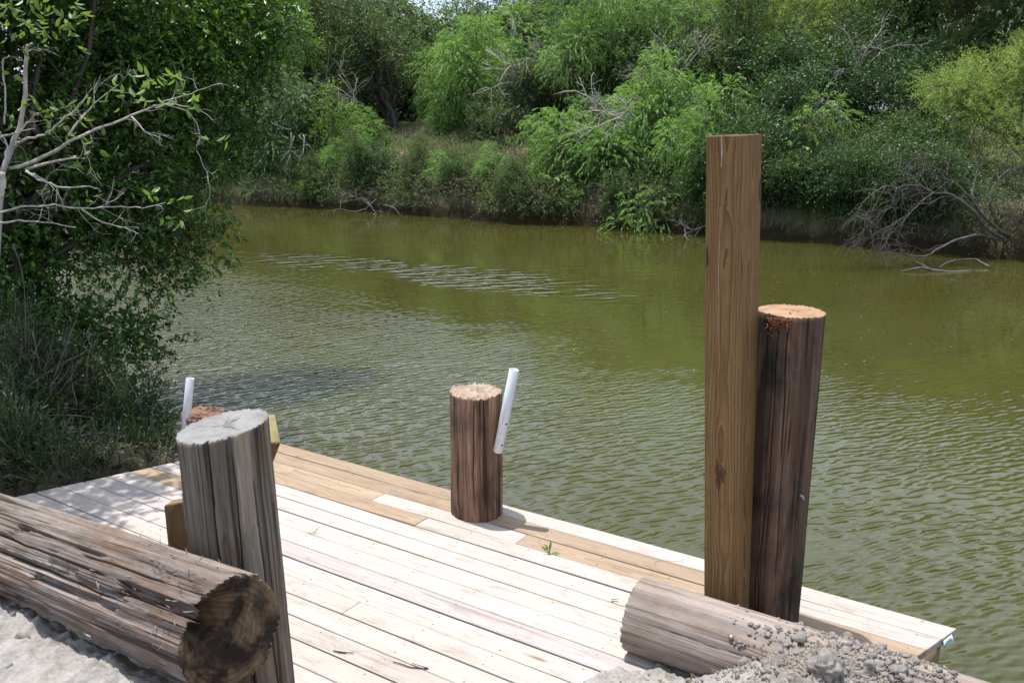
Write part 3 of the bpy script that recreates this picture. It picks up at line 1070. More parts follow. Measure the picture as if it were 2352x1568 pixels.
# old left log
P1 = np.array([-0.872, 2.437, 1.452])
P2 = np.array([-2.13, 3.34, 1.300])
dl = norm(P2 - P1)
Ll = 3.4
lt = empty('log', P1, 'thick old log with split flaking wood and a dark rotten end beside the grey pile', 'log', 'logs retaining the bank')
o = round_timber('trunk', Ll, 0.172, 0.182, 21, [M['log_old'], M['end_rot']], lt, seg=640, rings=220, ncrack=30, cdepth=0.030, cw=(0.0016, 0.0038), rough=0.006,
                 slabs=40, slab_depth=0.022, top_rough=0.008, oval=0.015, hollow=(-0.065, 0.07, 0.062, 0.17),
                 bites=((2.35, 0.13, 3.0, 3.6, 0.055), (2.75, 0.10, 2.5, 3.05, 0.035), (-2.9, 0.12, 2.1, 2.6, 0.025), (1.9, 0.06, 2.2, 2.8, 0.03)))
# the modelled top (z = L) is the visible rotten end
q = Vector((-dl[0], -dl[1], -dl[2])).to_track_quat('Z', 'Y')
o.rotation_mode = 'QUATERNION'
o.rotation_quaternion = q
o.location = [float(c) for c in dl * Ll]
LOGQ = q
bf = Buf()
rng = np.random.default_rng(8)
Rm = np.array(q.to_matrix())
for k in range(80):       # loose splinters on the log near its end
    an = rng.uniform(0.6, 3.0)
    zz = Ll - abs(rng.normal(0, 0.35)) - 0.01
    rr = 0.185 - rng.uniform(0, 0.012)
    P0 = np.array([rr * math.cos(an), rr * math.sin(an), zz])
    dv = np.array([math.cos(an) * 0.25 + rng.normal(0, .2), math.sin(an) * 0.25 + rng.normal(0, .2), rng.normal(0.2, 1)])
    ln = rng.uniform(0.012, 0.05)
    pts = np.array([P0, P0 + norm(dv) * ln]) @ Rm.T + dl * Ll
    bf.tube(pts, [rng.uniform(0.001, 0.0032), 0.0005], 4)
tag(bf.make('splinters', M['bark_grey'], lt), kind='stuff')

# grey right log, half buried
e0 = ap(1.53, 3.485)
rl = empty('log', (e0[0], e0[1], 0.715), 'smooth grey log in front of the square post, partly under dirt', 'log', 'logs retaining the bank')
o = round_timber('trunk', 2.75, 0.178, 0.172, 22, [M['log_grey'], M['end_tan']], rl, seg=240, rings=120, ncrack=9, cdepth=0.006, rough=0.0016, oval=0.02, top_rough=0.006)
d3 = np.array([DV[0], DV[1], 0.012])
o.rotation_mode = 'QUATERNION'
o.rotation_quaternion = Vector(d3).to_track_quat('Z', 'Y')
o.location = [float(c) for c in -norm(d3) * 2.75]
bf = Buf()
for (a_, th_) in ((0.50, 0.75), (1.05, 0.25)):
    c = np.array([-DV[0], -DV[1], 0]) * a_ + 0.174 * (math.sin(th_) * np.array([0, 0, 1]) * 1.0 - math.cos(th_) * np.array([NV[0], NV[1], 0]))
    n_ = math.sin(th_) * np.array([0, 0, 1]) - math.cos(th_) * np.array([NV[0], NV[1], 0])
    bf = Buf()
    disc(bf, c, n_, 0.011, 0.005)
    bf.make('bolt', M['steel'], rl)

# ------------------------------------------------------------------ the dock
dock = empty('dock', (0, 0, DECK_Z), 'wooden dock of pale new planks reaching over the river', 'dock')
P_OUT = 4.462
PITCHW = 0.1417
NB = 17


def left_end(p):
    return 5.36 - 0.377 * (p - 3.81)


def right_end(p):
    return 0.245 - 0.345 * (p - 4.46)


def a_at(dx, dy):
    g_ = ground(dx, dy, DECK_Z)
    return float(g_[:2] @ DV)


def z2(x, y):
    return ((640 + x / 2.7174) * 0.91875, (1130 + y / 2.7174) * 0.91875)


cut_pile = a_at(1100, 1150)
s2a, s2b, s3a = a_at(*z2(830, 300)), a_at(*z2(1815, 580)), a_at(*z2(1130, 465))
far_r = a_at(1830, 1400)
SPLIT = {0: [(cut_pile, 'tan', 'pale')], 1: [(a_at(1760, 1345), 'tan', 'pale')],
         2: [(s2a, 'tan', 'pale'), (s2b, 'pale', 'tan')], 3: [(s3a, 'tan', 'pale'), (0.85, 'pale', 'tan')],
         6: [(left_end(3.5) - 1.25, 'tan', 'pale')], 10: [(2.9, 'pale', 'pale')], 13: [(3.6, 'pale', 'pale')]}
prng = random.Random(4)
rng = np.random.default_rng(17)
screws = Buf()


def plank(a0, a1, p0, p1, skew0, skew1, mat, zt, tilt=0.0):
    """board from a0 (right) to a1 (left), ends skewed, built in its own frame: x along, y across"""
    L = a1 - a0
    W_ = p1 - p0
    am, pm = (a0 + a1) / 2, (p0 + p1) / 2
    th = 0.038
    bm = bmesh.new()
    vs = []
    nseg = max(2, int(L / 0.5))
    for i in range(nseg + 1):
        t = i / nseg
        for (yy, zz) in ((-W_ / 2, -th), (W_ / 2, -th), (W_ / 2, 0), (-W_ / 2, 0)):
            sk = skew0 if i == 0 else (skew1 if i == nseg else 0)
            x = -L / 2 + L * t + sk * yy
            crv = 0.0015 * math.sin(t * 5 + a0 * 7 + p0 * 11)
            vs.append(bm.verts.new((x, yy + crv, zz + crv * 0.6 + tilt * yy)))
    for i in range(nseg):
        for j in range(4):
            a, b = i * 4 + j, i * 4 + (j + 1) % 4
            bm.faces.new((vs[a], vs[b], vs[b + 4], vs[a + 4]))
    bm.faces.new((vs[3], vs[2], vs[1], vs[0]))
    bm.faces.new(vs[-4:])
    bmesh.ops.recalc_face_normals(bm, faces=bm.faces)
    ed = [e for e in bm.edges if len(e.link_faces) == 2 and e.calc_face_angle(0) > 0.5]
    bmesh.ops.bevel(bm, geom=ed, offset=0.004, segments=2, affect='EDGES', profile=0.5)
    me = bpy.data.meshes.new('plank')
    bm.to_mesh(me)
    bm.free()
    me.materials.append(mat)
    o = bpy.data.objects.new('plank', me)
    COL.objects.link(o)
    o.parent = dock
    c = am * DV + pm * NV
    o.location = (c[0], c[1], zt - DECK_Z)
    o.rotation_euler = (0, 0, math.atan2(DV[1], DV[0]) + PI)
    # local +x now points to the right end, local +y to the near side
    return o


for k in range(NB):
    pb = P_OUT - k * PITCHW
    pa = pb - PITCHW + prng.uniform(0.004, 0.010)
    pm = (pa + pb) / 2
    aL, aR = left_end(pm), right_end(pm)
    if k >= 8:
        aR = max(aR, 0.9 + 0.02 * prng.random())     # the log and the bank take this end
    base = 'pale'
    if k == 8:
        base = 'grey'
    segs = []
    cur = aL
    mats_ = None
    for (c, ml, mr_) in SPLIT.get(k, []):
        segs.append((c + 0.0015, cur, ml))
        cur = c - 0.0015
        mats_ = mr_
    segs.append((aR, cur, mats_ or base))
    if mats_ is None and not SPLIT.get(k):
        segs[-1] = (aR, cur, base)
    zt = DECK_Z + prng.uniform(-0.0015, 0.0015)
    for (s0, s1, mm) in segs:
        if s1 - s0 < 0.05:
            continue
        # x axis is flipped (local +x = towards a0), local +y = towards -p
        sk_r = 0.345 if abs(s0 - aR) < 1e-6 and k < 8 else 0.0
        sk_l = 0.377 if abs(s1 - aL) < 1e-6 else 0.0
        plank(s0, s1, pa, pb, -0 + (-0.377 * -1 if sk_l else 0), (0.345 if sk_r else 0), M[mm + '_plank'], zt)
        for js in np.arange(math.ceil((s0 - 0.1) / 0.41) * 0.41, s1, 0.41):
            if js < s0 + 0.03 or js > s1 - 0.03:
                continue
            for pp in (pa + 0.03, pb - 0.03):
                if rng.random() < 0.75:
                    c = ap(js + rng.normal(0, 0.006), pp + rng.normal(0, 0.004))
                    disc(screws, (c[0], c[1], zt - DECK_Z + 0.0002), (0, 0, 1), 0.0040, 0.0012, 7)
tag(screws.make('screws', M['screw_dark'], dock), kind='stuff')


def beam(name, a0, p0, a1, p1, z0, z1, th, mat, parent):
    """upright board between two dock points"""
    A, B = ap(a0, p0), ap(a1, p1)
    t = norm(B - A)
    n = np.array([-t[1], t[0]]) * th / 2
    V = [(*(A - n), z0), (*(B - n), z0), (*(B + n), z0), (*(A + n), z0), (*(A - n), z1), (*(B - n), z1), (*(B + n), z1), (*(A + n), z1)]
    V = np.array(V) - np.array([0, 0, DECK_Z])
    F = [(0, 3, 2, 1), (4, 5, 6, 7), (0, 1, 5, 4), (1, 2, 6, 5), (2, 3, 7, 6), (3, 0, 4, 7)]
    return mk(name, V, [F], mat, parent)


zt = DECK_Z - 0.041
beam('rim_joist', right_end(4.40) + 0.06, 4.40, left_end(4.40) - 0.06, 4.40, zt - 0.19, zt, 0.04, M['frame_wood'], dock)
beam('rim_joist', right_end(4.36) + 0.035, 4.36, right_end(3.3) + 0.035, 3.3, zt - 0.19, zt, 0.04, M['frame_wood'], dock)
beam('rim_joist', left_end(4.36) - 0.035, 4.36, left_end(2.3) - 0.035, 2.3, zt - 0.19, zt, 0.04, M['frame_wood'], dock)
for q_ in np.arange(0.95, 5.0, 0.41):
    beam('joist', q_, 4.37, q_, 2.1, zt - 0.19, zt, 0.038, M['frame_wood'], dock)
beam('bearer', 0.42, 4.20, 5.0, 4.20, zt - 0.40, zt - 0.193, 0.09, M['frame_wood'], dock)
beam('corner_block', right_end(4.30) + 0.085, 4.30, right_end(4.20) + 0.085, 4.20, zt - 0.36, zt - 0.01, 0.09, M['frame_wood'], dock)
for a_, p_ in ((0.45, 4.2), (4.9, 4.2), (1.9, 4.2), (4.9, 2.3), (2.4, 2.3)):
    c = ap(a_, p_)
    bf = Buf()
    bf.tube([(c[0], c[1], -1.9), (c[0], c[1], zt - 0.42 - DECK_Z)], 0.07, 12)
    bf.make('support_post', M['frame_wood'], dock)
# stapled paper tag on the end grain of the outer corner
e0 = np.array(ap(right_end(4.40), 4.40))
e1 = np.array(ap(right_end(4.30), 4.30))
te = norm(e1 - e0)
nn = np.array([te[1], -te[0]])
if nn[0] < 0:
    nn = -nn
c0 = e0 + nn * 0.006
lab = empty('paper_tag', (c0[0], c0[1], DECK_Z - 0.002), 'small white and green paper tag stapled to the plank end at the dock corner', 'tag')
V = [(*(te * -0.005), -0.006), (*(te * 0.075), -0.010), (*(te * 0.080 + nn * 0.010), -0.040), (*(te * 0.0 + nn * 0.022), -0.038)]
pl = mk('sheet', np.array(V), [[(0, 1, 2, 3)]], M['label_white'], lab)
sol = pl.modifiers.new('thickness', 'SOLIDIFY')
sol.thickness = 0.0012
V2 = np.array(V)
cV = V2.mean(0)
mk('green_print', cV + (V2 - cV) * [0.6, 0.6, 0.45] + np.array([*(nn * 0.0025), 0.001]), [[(0, 1, 2, 3)]], M['label_green'], lab)

# ------------------------------------------------------------------ tall square post
pr = math.atan2(-NV[1], -NV[0]) - math.radians(6.5)      # direction of its wide face
S_ = 0.177
px_, py_ = 1.088, 3.895
post = empty('square_post', (px_, py_, 0.30), 'tall square sawn timber post standing at the dock behind the grey log', 'post')
HP = 2.942 - 0.30
bm = bmesh.new()
bmesh.ops.create_cube(bm, size=1.0)
bmesh.ops.scale(bm, vec=(S_, S_, HP), verts=bm.verts)
bmesh.ops.translate(bm, vec=(0, 0, HP / 2), verts=bm.verts)
bmesh.ops.subdivide_edges(bm, edges=[e for e in bm.edges if abs(e.verts[0].co.z - e.verts[1].co.z) > 0.5], cuts=20)
bmesh.ops.bevel(bm, geom=[e for e in bm.edges if e.calc_face_angle(0) > 0.5], offset=0.006, segments=3, affect='EDGES', profile=0.6)
for v in bm.verts:
    v.co.x += 0.0022 * math.sin(v.co.z * 4.1)
    v.co.y += 0.0016 * math.sin(v.co.z * 3.0 + 1)
    if v.co.z > HP - 0.001:
        v.co.z += 0.004 * v.co.x / S_
me = bpy.data.meshes.new('beam')
bm.to_mesh(me)
bm.free()
me.materials.append(M['post_wood'])
bo = bpy.data.objects.new('beam', me)
COL.objects.link(bo)
bo.parent = post
post.rotation_euler = (Matrix.Rotation(-0.050, 3, 'Y') @ Matrix.Rotation(pr, 3, 'Z')).to_euler()
# local +x = wide face outward; local y: + is to the viewer's right? (x out, z up -> y = left when seen from outside is -y)
bf = Buf()
for (yy, zz, ry, rz) in ((0.012, 1.10, 0.017, 0.036), (0.077, 2.12, 0.006, 0.045)):
    an = np.linspace(0, 2 * PI, 22, endpoint=False)
    rr = 1 + 0.25 * np.sin(an * 3 + zz) + 0.15 * np.sin(an * 7)
    V = np.stack([np.full(22, S_ / 2 + 0.0012 + 0.0022 * math.sin(zz * 4.1)), -yy * 0 + (-yy) + ry * rr * np.cos(an), zz + rz * rr * np.sin(an)], -1)
    V = np.concatenate([V, [[S_ / 2 + 0.002 + 0.0022 * math.sin(zz * 4.1), -yy, zz]]])
    bf = Buf()
    bf.add(V, tris=[(i, (i + 1) % 22, 22) for i in range(22)])
    bf.make('knot', M['knot'], post)
    hb = Buf()
    V3 = V.copy()
    V3[:, 0] -= 0.0006
    V3[:, 1] = -yy + (V[:, 1] + yy) * 1.55
    V3[:, 2] = zz + (V[:, 2] - zz) * 1.9
    if yy < 0.05:
        hb.add(V3, tris=[(i, (i + 1) % 22, 22) for i in range(22)])
        hb.make('knot_ring', M['knot_ring'], post)
bf = Buf()
rng = np.random.default_rng(5)
an = np.linspace(0, 2 * PI, 24, endpoint=False)
V = np.stack([-S_ / 2 + 0.004 + 0.020 * np.abs(np.cos(an)) ** 1.5 * np.sign(np.cos(an)).clip(0, 1), np.full(24, S_ / 2 + 0.0035), 2.40 + 0.06 * np.sin(an)], -1)
V = np.concatenate([V, [[-S_ / 2 + 0.008, S_ / 2 + 0.0035, 2.40]]])
kb = Buf()
kb.add(V, tris=[(i, (i + 1) % 24, 24) for i in range(24)])
kb.make('knot', M['knot'], post)
zs = np.linspace(HP - 0.95, HP - 0.30, 40)
yy = -0.018 + 0.0012 * np.sin(zs * 9) + 0.004 * (zs - HP)
wdt = 0.0009 * (0.2 + np.abs(fbm(zs * 12, 1.0, oct=2, seed=3))) * sstep(HP - 0.95, HP - 0.85, zs)
xx = S_ / 2 + 0.0012 + 0.0022 * np.sin(zs * 4.1)
V = np.concatenate([np.stack([xx, yy - wdt, zs], -1), np.stack([xx, yy + wdt, zs], -1)])
bf.add(V, quads=[(i, i + 40, i + 41, i + 1) for i in range(39)])
zs = np.linspace(HP - 0.13, HP - 0.002, 14)
wdt = 0.0024 * (0.4 + np.abs(fbm(zs * 30, 4.0, oct=2, seed=3)))
yy = -0.014 + 0.002 * np.sin(zs * 30)
xx = S_ / 2 + 0.0012 + 0.0022 * np.sin(zs * 4.1)
V = np.concatenate([np.stack([xx, yy - wdt, zs], -1), np.stack([xx, yy + wdt, zs], -1)])
bf.add(V, quads=[(i, i + 14, i + 15, i + 1) for i in range(13)])
bf.make('resin_streak', M['resin'], post)
bf = Buf()
disc(bf, (S_ / 2, 0.04, 0.42), (1, 0, 0), 0.008, 0.003)
bf.make('screw', M['steel'], post)

# ------------------------------------------------------------------ timbers fixed behind the grey pile
def poly_block(name, F, B, mats, parent=None, mi=None):
    n = len(F)
    V = np.concatenate([F, B])
    quads = [(i, (i + 1) % n, n + (i + 1) % n, n + i) for i in range(n)]
    bm = bmesh.new()
    vs = [bm.verts.new(v) for v in V]
    bm.faces.new(vs[:n])
    bm.faces.new(vs[n:][::-1])
    for q_ in quads:
        bm.faces.new([vs[i] for i in q_])
    bmesh.ops.recalc_face_normals(bm, faces=bm.faces)
    for f, m_ in zip(bm.faces, mi or [0] * len(bm.faces)):
        f.material_index = m_
    bmesh.ops.bevel(bm, geom=bm.edges[:], offset=0.003, segments=2, affect='EDGES')
    me = bpy.data.meshes.new(name)
    bm.to_mesh(me)
    bm.free()
    for m_ in mats:
        me.materials.append(m_)
    o = bpy.data.objects.new(name, me)
    COL.objects.link(o)
    if parent:
        o.parent = parent
    return o


f_ = [spot(*q_) for q_ in ((645, 1016, 3.12), (614, 1098, 3.12), (560, 1180, 3.12), (545, 1090, 3.12), (560, 1018, 3.12))]
b_ = [spot(*q_) for q_ in ((632, 950, 3.27), (600, 1040, 3.27), (545, 1150, 3.27), (540, 1060, 3.27), (560, 955, 3.27))]
o = poly_block('timber_brace', f_, b_, [M['brace_wood'], M['end_moss']], mi=[0, 0, 0, 0, 0, 0, 1])
tag(o, 'short brown timber brace with a greenish slanted top bolted behind the grey pile', 'brace')
bl = [spot(376, 1161, 3.30), spot(452, 1147, 3.36)]
f0, f1 = bl
zb_ = 0.95
th2 = np.array([0.015, 0.06, 0.0])
F = [f0, f1, np.array([f1[0], f1[1], zb_]), np.array([f0[0], f0[1], zb_])]
Bk = [q_ + th2 for q_ in F]
o = poly_block('timber_block', F, Bk, [M['brace_wood']])
tag(o, 'upright brown timber block wedged between the dock and the grey pile', 'timber block')

# ------------------------------------------------------------------ white pipes fixed to piles
def pipe(name, B, T, r, mat, label, marks=True):
    B, T = np.asarray(B), np.asarray(T)
    L = np.linalg.norm(T - B)
    e = empty(name, B, label, 'pipe', 'white plastic pipes on the piles')
    e.rotation_mode = 'QUATERNION'
    e.rotation_quaternion = Vector(T - B).to_track_quat('Z', 'Y')
    k = 40
    an = np.arange(k) / k * 2 * PI
    prof = [(r * 0.87, 0.0), (r, 0.0), (r, L), (r * 0.87, L)]
    V = np.concatenate([np.stack([rr * np.cos(an), rr * np.sin(an), np.full(k, zz)], -1) for rr, zz in prof])
    q_ = []
    for i in range(4):
        for j in range(k):
            a, b = i * k + j, i * k + (j + 1) % k
            c, d = ((i + 1) % 4) * k + (j + 1) % k, ((i + 1) % 4) * k + j
            q_.append((a, b, c, d))
    tb = mk('tube', V, [q_], mat, e)
    md = tb.modifiers.new('edges', 'BEVEL')
    md.width = 0.0012
    md.limit_method = 'ANGLE'
    inv = e.rotation_quaternion.to_matrix().inverted()
    cdir = inv @ Vector((0 - B[0], 0 - B[1], 0.6))
    ca = math.atan2(cdir.y, cdir.x)
    if marks:
        for (zz, da) in ((0.055, 0.55), (0.195, 0.55)):
            bf = Buf()
            a = ca + da
            disc(bf, (r * math.cos(a), r * math.sin(a), zz), (math.cos(a), math.sin(a), 0), 0.0062, 0.0006, 14)
            bf.make('bolt_hole', M['hole'], e)
        # illegible row of small printed characters along the pipe
        bf = Buf()
        rg = random.Random(2)
        zz = 0.05
        while zz < 0.40:
            hgt = rg.uniform(0.003, 0.006)
            if not (0.26 < zz < 0.30 or 0.335 < zz < 0.355) and rg.random() < 0.85:
                a0 = ca - 0.30
                wd_ = 0.10
                for s in range(rg.choice((1, 2))):
                    aa = a0 + s * wd_ * 0.6
                    V = []
                    for (u, v_) in ((0, 0), (wd_ * 0.45, 0), (wd_ * 0.45, hgt), (0, hgt)):
                        V.append(((r + 0.0005) * math.cos(aa + u), (r + 0.0005) * math.sin(aa + u), zz + v_))
                    bf.add(V, quads=[(0, 1, 2, 3)])
            zz += hgt + 0.0022
        tag(bf.make('printed_marking', M['ink'], e, smooth=False), kind='stuff')
    return e


pipe('plastic_pipe', spot(1143.5, 1037, 5.10), spot(1181, 848, 5.10), 0.0302, M['pvc'], 'clean white plastic pipe leaning out from the brown centre pile')
pipe('plastic_pipe', spot(424, 1000, 6.30), spot(437, 868, 6.34), 0.0305, M['pvc_old'], 'scuffed white plastic pipe standing at the short far left pile', False)

# ------------------------------------------------------------------ foliage
STY = {
    #            tw_len  leaves  L     W     droop out  up   side six
    'broad_near': (0.34, 12, 0.062, 0.030, 0.15, 1.0, 0.15, 0.9, True),
    'broad_far': (0.45, 12, 0.085, 0.046, 0.15, 0.9, 0.25, 0.9, False),
    'willow': (0.55, 17, 0.115, 0.022, 0.50, 0.9, 0.25, 0.45, False),
    'fine': (0.55, 18, 0.085, 0.016, 0.10, 0.9, 0.15, 0.8, False),
    'reed': (0.75, 10, 0.30, 0.020, 0.25, 0.3, 0.9, 0.35, False),
    'lance': (0.30, 14, 0.046, 0.010, 0.05, 0.6, 0.7, 0.6, True),
    'sprig': (0.20, 7, 0.075, 0.030, 0.10, 0.7, 0.5, 0.8, True),
}


def leaf_arrays(P, D, Nn, L, W_, six):
    n = len(P)
    D = norm(D)
    S = norm(np.cross(D, Nn))
    U = np.cross(S, D)
    L = L[:, None]
    W_ = W_[:, None]
    if six:
        V = np.zeros((n, 6, 3))
        V[:, 0] = P
        V[:, 1] = P + D * L * 0.30 + S * W_ * 0.48 + U * W_ * 0.15
        V[:, 2] = P + D * L * 0.68 + S * W_ * 0.38 + U * W_ * 0.10
        V[:, 3] = P + D * L - U * L * 0.10
        V[:, 4] = P + D * L * 0.68 - S * W_ * 0.38 + U * W_ * 0.10
        V[:, 5] = P + D * L * 0.30 - S * W_ * 0.48 + U * W_ * 0.15
        b = np.arange(n)[:, None] * 6
        q = np.concatenate([b + np.array([[0, 3, 2, 1]]), b + np.array([[0, 5, 4, 3]])])
        return V.reshape(-1, 3), [q], 6
    V = np.zeros((n, 4, 3))
    V[:, 0] = P
    V[:, 1] = P + D * L * 0.45 + S * W_ * 0.5 + U * W_ * 0.15
    V[:, 2] = P + D * L - U * L * 0.08
    V[:, 3] = P + D * L * 0.45 - S * W_ * 0.5 + U * W_ * 0.15
    b = np.arange(n)[:, None] * 4
    t = np.concatenate([b + np.array([[0, 2, 1]]), b + np.array([[0, 3, 2]])])
    return V.reshape(-1, 3), [t], 4


def foliage(rng, lobes, ntw, style, shell=0.35, rnd_off=0.0, scale=1.0):
    """twigs with leaves spread through ellipsoid lobes; returns leaf verts, polys, rnd and the twig ends"""
    tl, nl, L, W_, droop, out, up, side, six = STY[style]
    tl, L, W_ = tl * scale, L * scale, W_ * scale
    lobes = np.asarray(lobes, float)
    wgt = (lobes[:, 3] * lobes[:, 4] * lobes[:, 5]) ** (2 / 3)
    cnt = np.maximum(1, (wgt / wgt.sum() * ntw)).astype(int)
    idx = np.repeat(np.arange(len(lobes)), cnt)
    n = len(idx)
    u = norm(rng.normal(size=(n, 3)))
    rr = (shell + (1 - shell) * rng.random((n, 1)) ** 0.6)
    S = lobes[idx, :3] + u * rr * lobes[idx, 3:6] * 0.82
    d = norm(u * out + rng.normal(0, 0.45, (n, 3)) + np.array([0, 0, up]))
    ln = tl * rng.uniform(0.55, 1.3, n)
    # points along the twigs
    t = np.sort(rng.uniform(0.12, 1.0, (n, nl)), 1)
    base = S[:, None] + d[:, None] * (ln[:, None] * t)[..., None]
    base[..., 2] -= droop * ln[:, None] * t ** 2
    tang = d[:, None] + np.stack([np.zeros_like(t), np.zeros_like(t), -2 * droop * t], -1)
    sd = norm(rng.normal(size=(n, nl, 3)) + 1e-6)
    D = norm(norm(tang) * (1.1 - side * 0.6) + sd * side)
    if style == 'willow':
        D[..., 2] -= 0.35
    Nn = norm(rng.normal(0, 0.55, (n, nl, 3)) + np.array([0, 0, 1.0]))
    P = base.reshape(-1, 3)
    k = len(P)
    lobetone = rng.uniform(-0.24, 0.24, len(lobes))[idx]
    tone = np.repeat(lobetone + rng.normal(0, 0.10, n), nl)
    V, polys, per = leaf_arrays(P, D.reshape(-1, 3), Nn.reshape(-1, 3), L * rng.uniform(0.6, 1.25, k), W_ * rng.uniform(0.7, 1.2, k), six)
    rnd = np.clip(0.42 + rnd_off + tone + rng.normal(0, 0.16, k), 0, 1)
    E = S + d * ln[:, None]
    E[:, 2] -= droop * ln
    return V, polys, np.repeat(rnd, per), S, E


def sub_lobes(rng, c, R, n, rel=(0.22, 0.40)):
    """clumps spread over an ellipsoid crown, uneven"""
    u = norm(rng.normal(size=(n, 3)))
    r = rng.uniform(0.35, 0.95, (n, 1))
    cc = np.asarray(c) + u * r * np.asarray(R)
    s = rng.uniform(*rel, (n, 1)) * np.asarray(R) * rng.uniform(0.75, 1.2, (n, 3))
    return np.concatenate([cc, s], 1)


def limb(rng, A, B, n=7, sag=0.12):
    A, B = np.asarray(A, float), np.asarray(B, float)
    t = np.linspace(0, 1, n)[:, None]
    P = A + (B - A) * t
    L = np.linalg.norm(B - A)
    w = np.sin(t * PI) * L * sag
    P = P + w * rng.normal(0, 0.6, 3) + np.array([0, 0, 1]) * w * 0.4
    P[1:-1] += rng.normal(0, L * 0.018, (n - 2, 3))
    return P


DENS, LEAFS = 1.7, 1.12


def tree(name, label, cat, base, lobes, ntw, style, leafm, barkm, tr=0.12, seed=0, group=None, trunks=1, scale=1.0, nlimb=12, shell=0.5, rnd_off=0.0, twig_show=0.25, twig_r=0.006, lean=(0, 0), lowlimb=0.25):
    rng = np.random.default_rng(seed)
    base = np.asarray(base, float)
    lobes = np.asarray(lobes, float)
    e = empty(name, base, label, cat, group)
    if style != 'broad_near':
        ntw, scale = int(ntw * DENS), scale * LEAFS
    V, polys, rnd, S, E = foliage(rng, lobes, ntw, style, shell, rnd_off, scale)
    mk('crown', V, polys, leafm, e, rnd=rnd, offset=base)
    cen = np.average(lobes[:, :3], axis=0, weights=lobes[:, 3])
    tb = Buf()
    bb = Buf()
    heads = []
    for k in range(trunks):
        b0 = base + (np.array([rng.normal(0, 0.25), rng.normal(0, 0.2), 0]) if trunks > 1 else 0)
        top = cen + rng.normal(0, 0.25, 3) * lobes[:, 3:6].mean() * (1.6 if trunks > 1 else 0.6) + np.array([lean[0], lean[1], 0])
        P = limb(rng, b0 - [0, 0, 0.25], b0 + (top - b0) * 0.92, 10, 0.06)
        r = tr * (1 - 0.7 * np.linspace(0, 1, 10)) / (1 if trunks == 1 else trunks ** 0.4)
        r[0] *= 1.35
        tb.tube(P, r, 9)
        heads.append(P)
    order = np.argsort(-lobes[:, 3])[:nlimb]
    for i in order:
        P = heads[rng.integers(len(heads))]
        L0 = P[int(rng.uniform(lowlimb, 0.95) * 9)]
        Q_ = limb(rng, L0, lobes[i, :3] + rng.normal(0, 0.15, 3) * lobes[i, 3:6], 7, 0.14)
        bb.tube(Q_, np.linspace(tr * 0.38, tr * 0.08, 7), 5)
        m = Q_[4]
        for s_ in range(2):
            bb.tube(limb(rng, m, lobes[i, :3] + rng.normal(0, 0.6, 3) * lobes[i, 3:6], 5, 0.1), np.linspace(tr * 0.16, tr * 0.04, 5), 4)
    sel = rng.random(len(S)) < twig_show
    inner = S[sel] - (E[sel] - S[sel]) * 0.35
    bb.prisms(inner, S[sel] + (E[sel] - S[sel]) * 0.8, twig_r, twig_r * 0.35)
    tb.make('trunk', barkm, e, base)
    bb.make('branches', barkm, e, base)
    return e


def copy_tree(e, loc, rz, sc, label=None, group=None):
    c = e.copy()
    COL.objects.link(c)
    c.location = [float(q_) for q_ in loc]
    c.rotation_euler = (0, 0, rz)
    c.scale = (sc[0], sc[0], sc[1])
    if label:
        c['label'] = label
    if group:
        c['group'] = group
    for ch in e.children:
        d = ch.copy()
        COL.objects.link(d)
        d.parent = c
    return c


def on_ground(x, y):
    return np.array([x, y, float(terrain(x, y))])


def crown(seed, dx, dy, Y_, rx, ry, rz, n, rel=(0.22, 0.40)):
    return sub_lobes(np.random.default_rng(seed), spot(dx, dy, Y_), (rx, ry, rz), n, rel)


# --- far bank trees, front to back
def base_at(dx, Y_):
    x = (dx - 1176) / FPX * (Y_ * cp + 1.0 * sp)
    return on_ground(x, Y_)


G_FAR = 'trees and bushes on the far bank'
lob = np.concatenate([crown(1, 1400, 330, 27.6, 2.9, 1.9, 1.9, 26), crown(2, 1500, 490, 25.0, 1.6, 0.8, 0.7, 9), crown(3, 1580, 440, 25.5, 1.2, 0.9, 1.0, 7),
                      crown(4, 1570, 260, 27, 1.5, 1.2, 1.3, 9), crown(44, 1455, 520, 24.3, 1.1, 0.5, 0.35, 5), crown(45, 1300, 420, 26.6, 0.9, 0.6, 0.5, 4)])
tree('willow_tree', 'broad bright green willow overhanging the water left of the square post', 'tree', base_at(1560, 27.2), lob, 2350, 'willow', M['willow'], M['bark'], 0.15, 101, G_FAR, 3, nlimb=22)
tree('willow_tree', 'bright feathery willow right of the dark multi-stemmed tree', 'tree', base_at(1075, 37), np.concatenate([crown(5, 1120, 150, 36, 2.3, 1.7, 2.2, 22), crown(46, 1040, 130, 35.5, 1.0, 0.8, 1.6, 7)]), 1500, 'willow', M['willow'], M['bark'], 0.13, 102, G_FAR, 2)
tree('willow_tree', 'tall pale willow behind the overhanging willow, near the picture top', 'tree', base_at(1450, 33), crown(6, 1440, 90, 32.5, 3.4, 1.8, 2.7, 26), 1900, 'willow', M['willow'], M['bark_grey'], 0.14, 103, G_FAR, 2)
tree('dark_tree', 'dark bushy tree with several black trunks on top of the grassy bank', 'tree', base_at(905, 38.5), np.concatenate([crown(7, 870, 90, 38.8, 3.0, 2.0, 2.6, 26), crown(47, 840, 200, 38.3, 2.0, 1.4, 1.2, 9)]), 1750, 'broad_far', M['broad_far'], M['bark'], 0.24, 104, G_FAR, 6, nlimb=20, lowlimb=0.1)
tree('mesquite_tree', 'fine leaved yellow green mesquite above the square post', 'tree', base_at(1790, 33.5), crown(8, 1790, 80, 33.5, 3.2, 1.8, 2.4, 26), 2100, 'fine', M['fine'], M['bark_grey'], 0.13, 105, G_FAR, 3, scale=1.25)
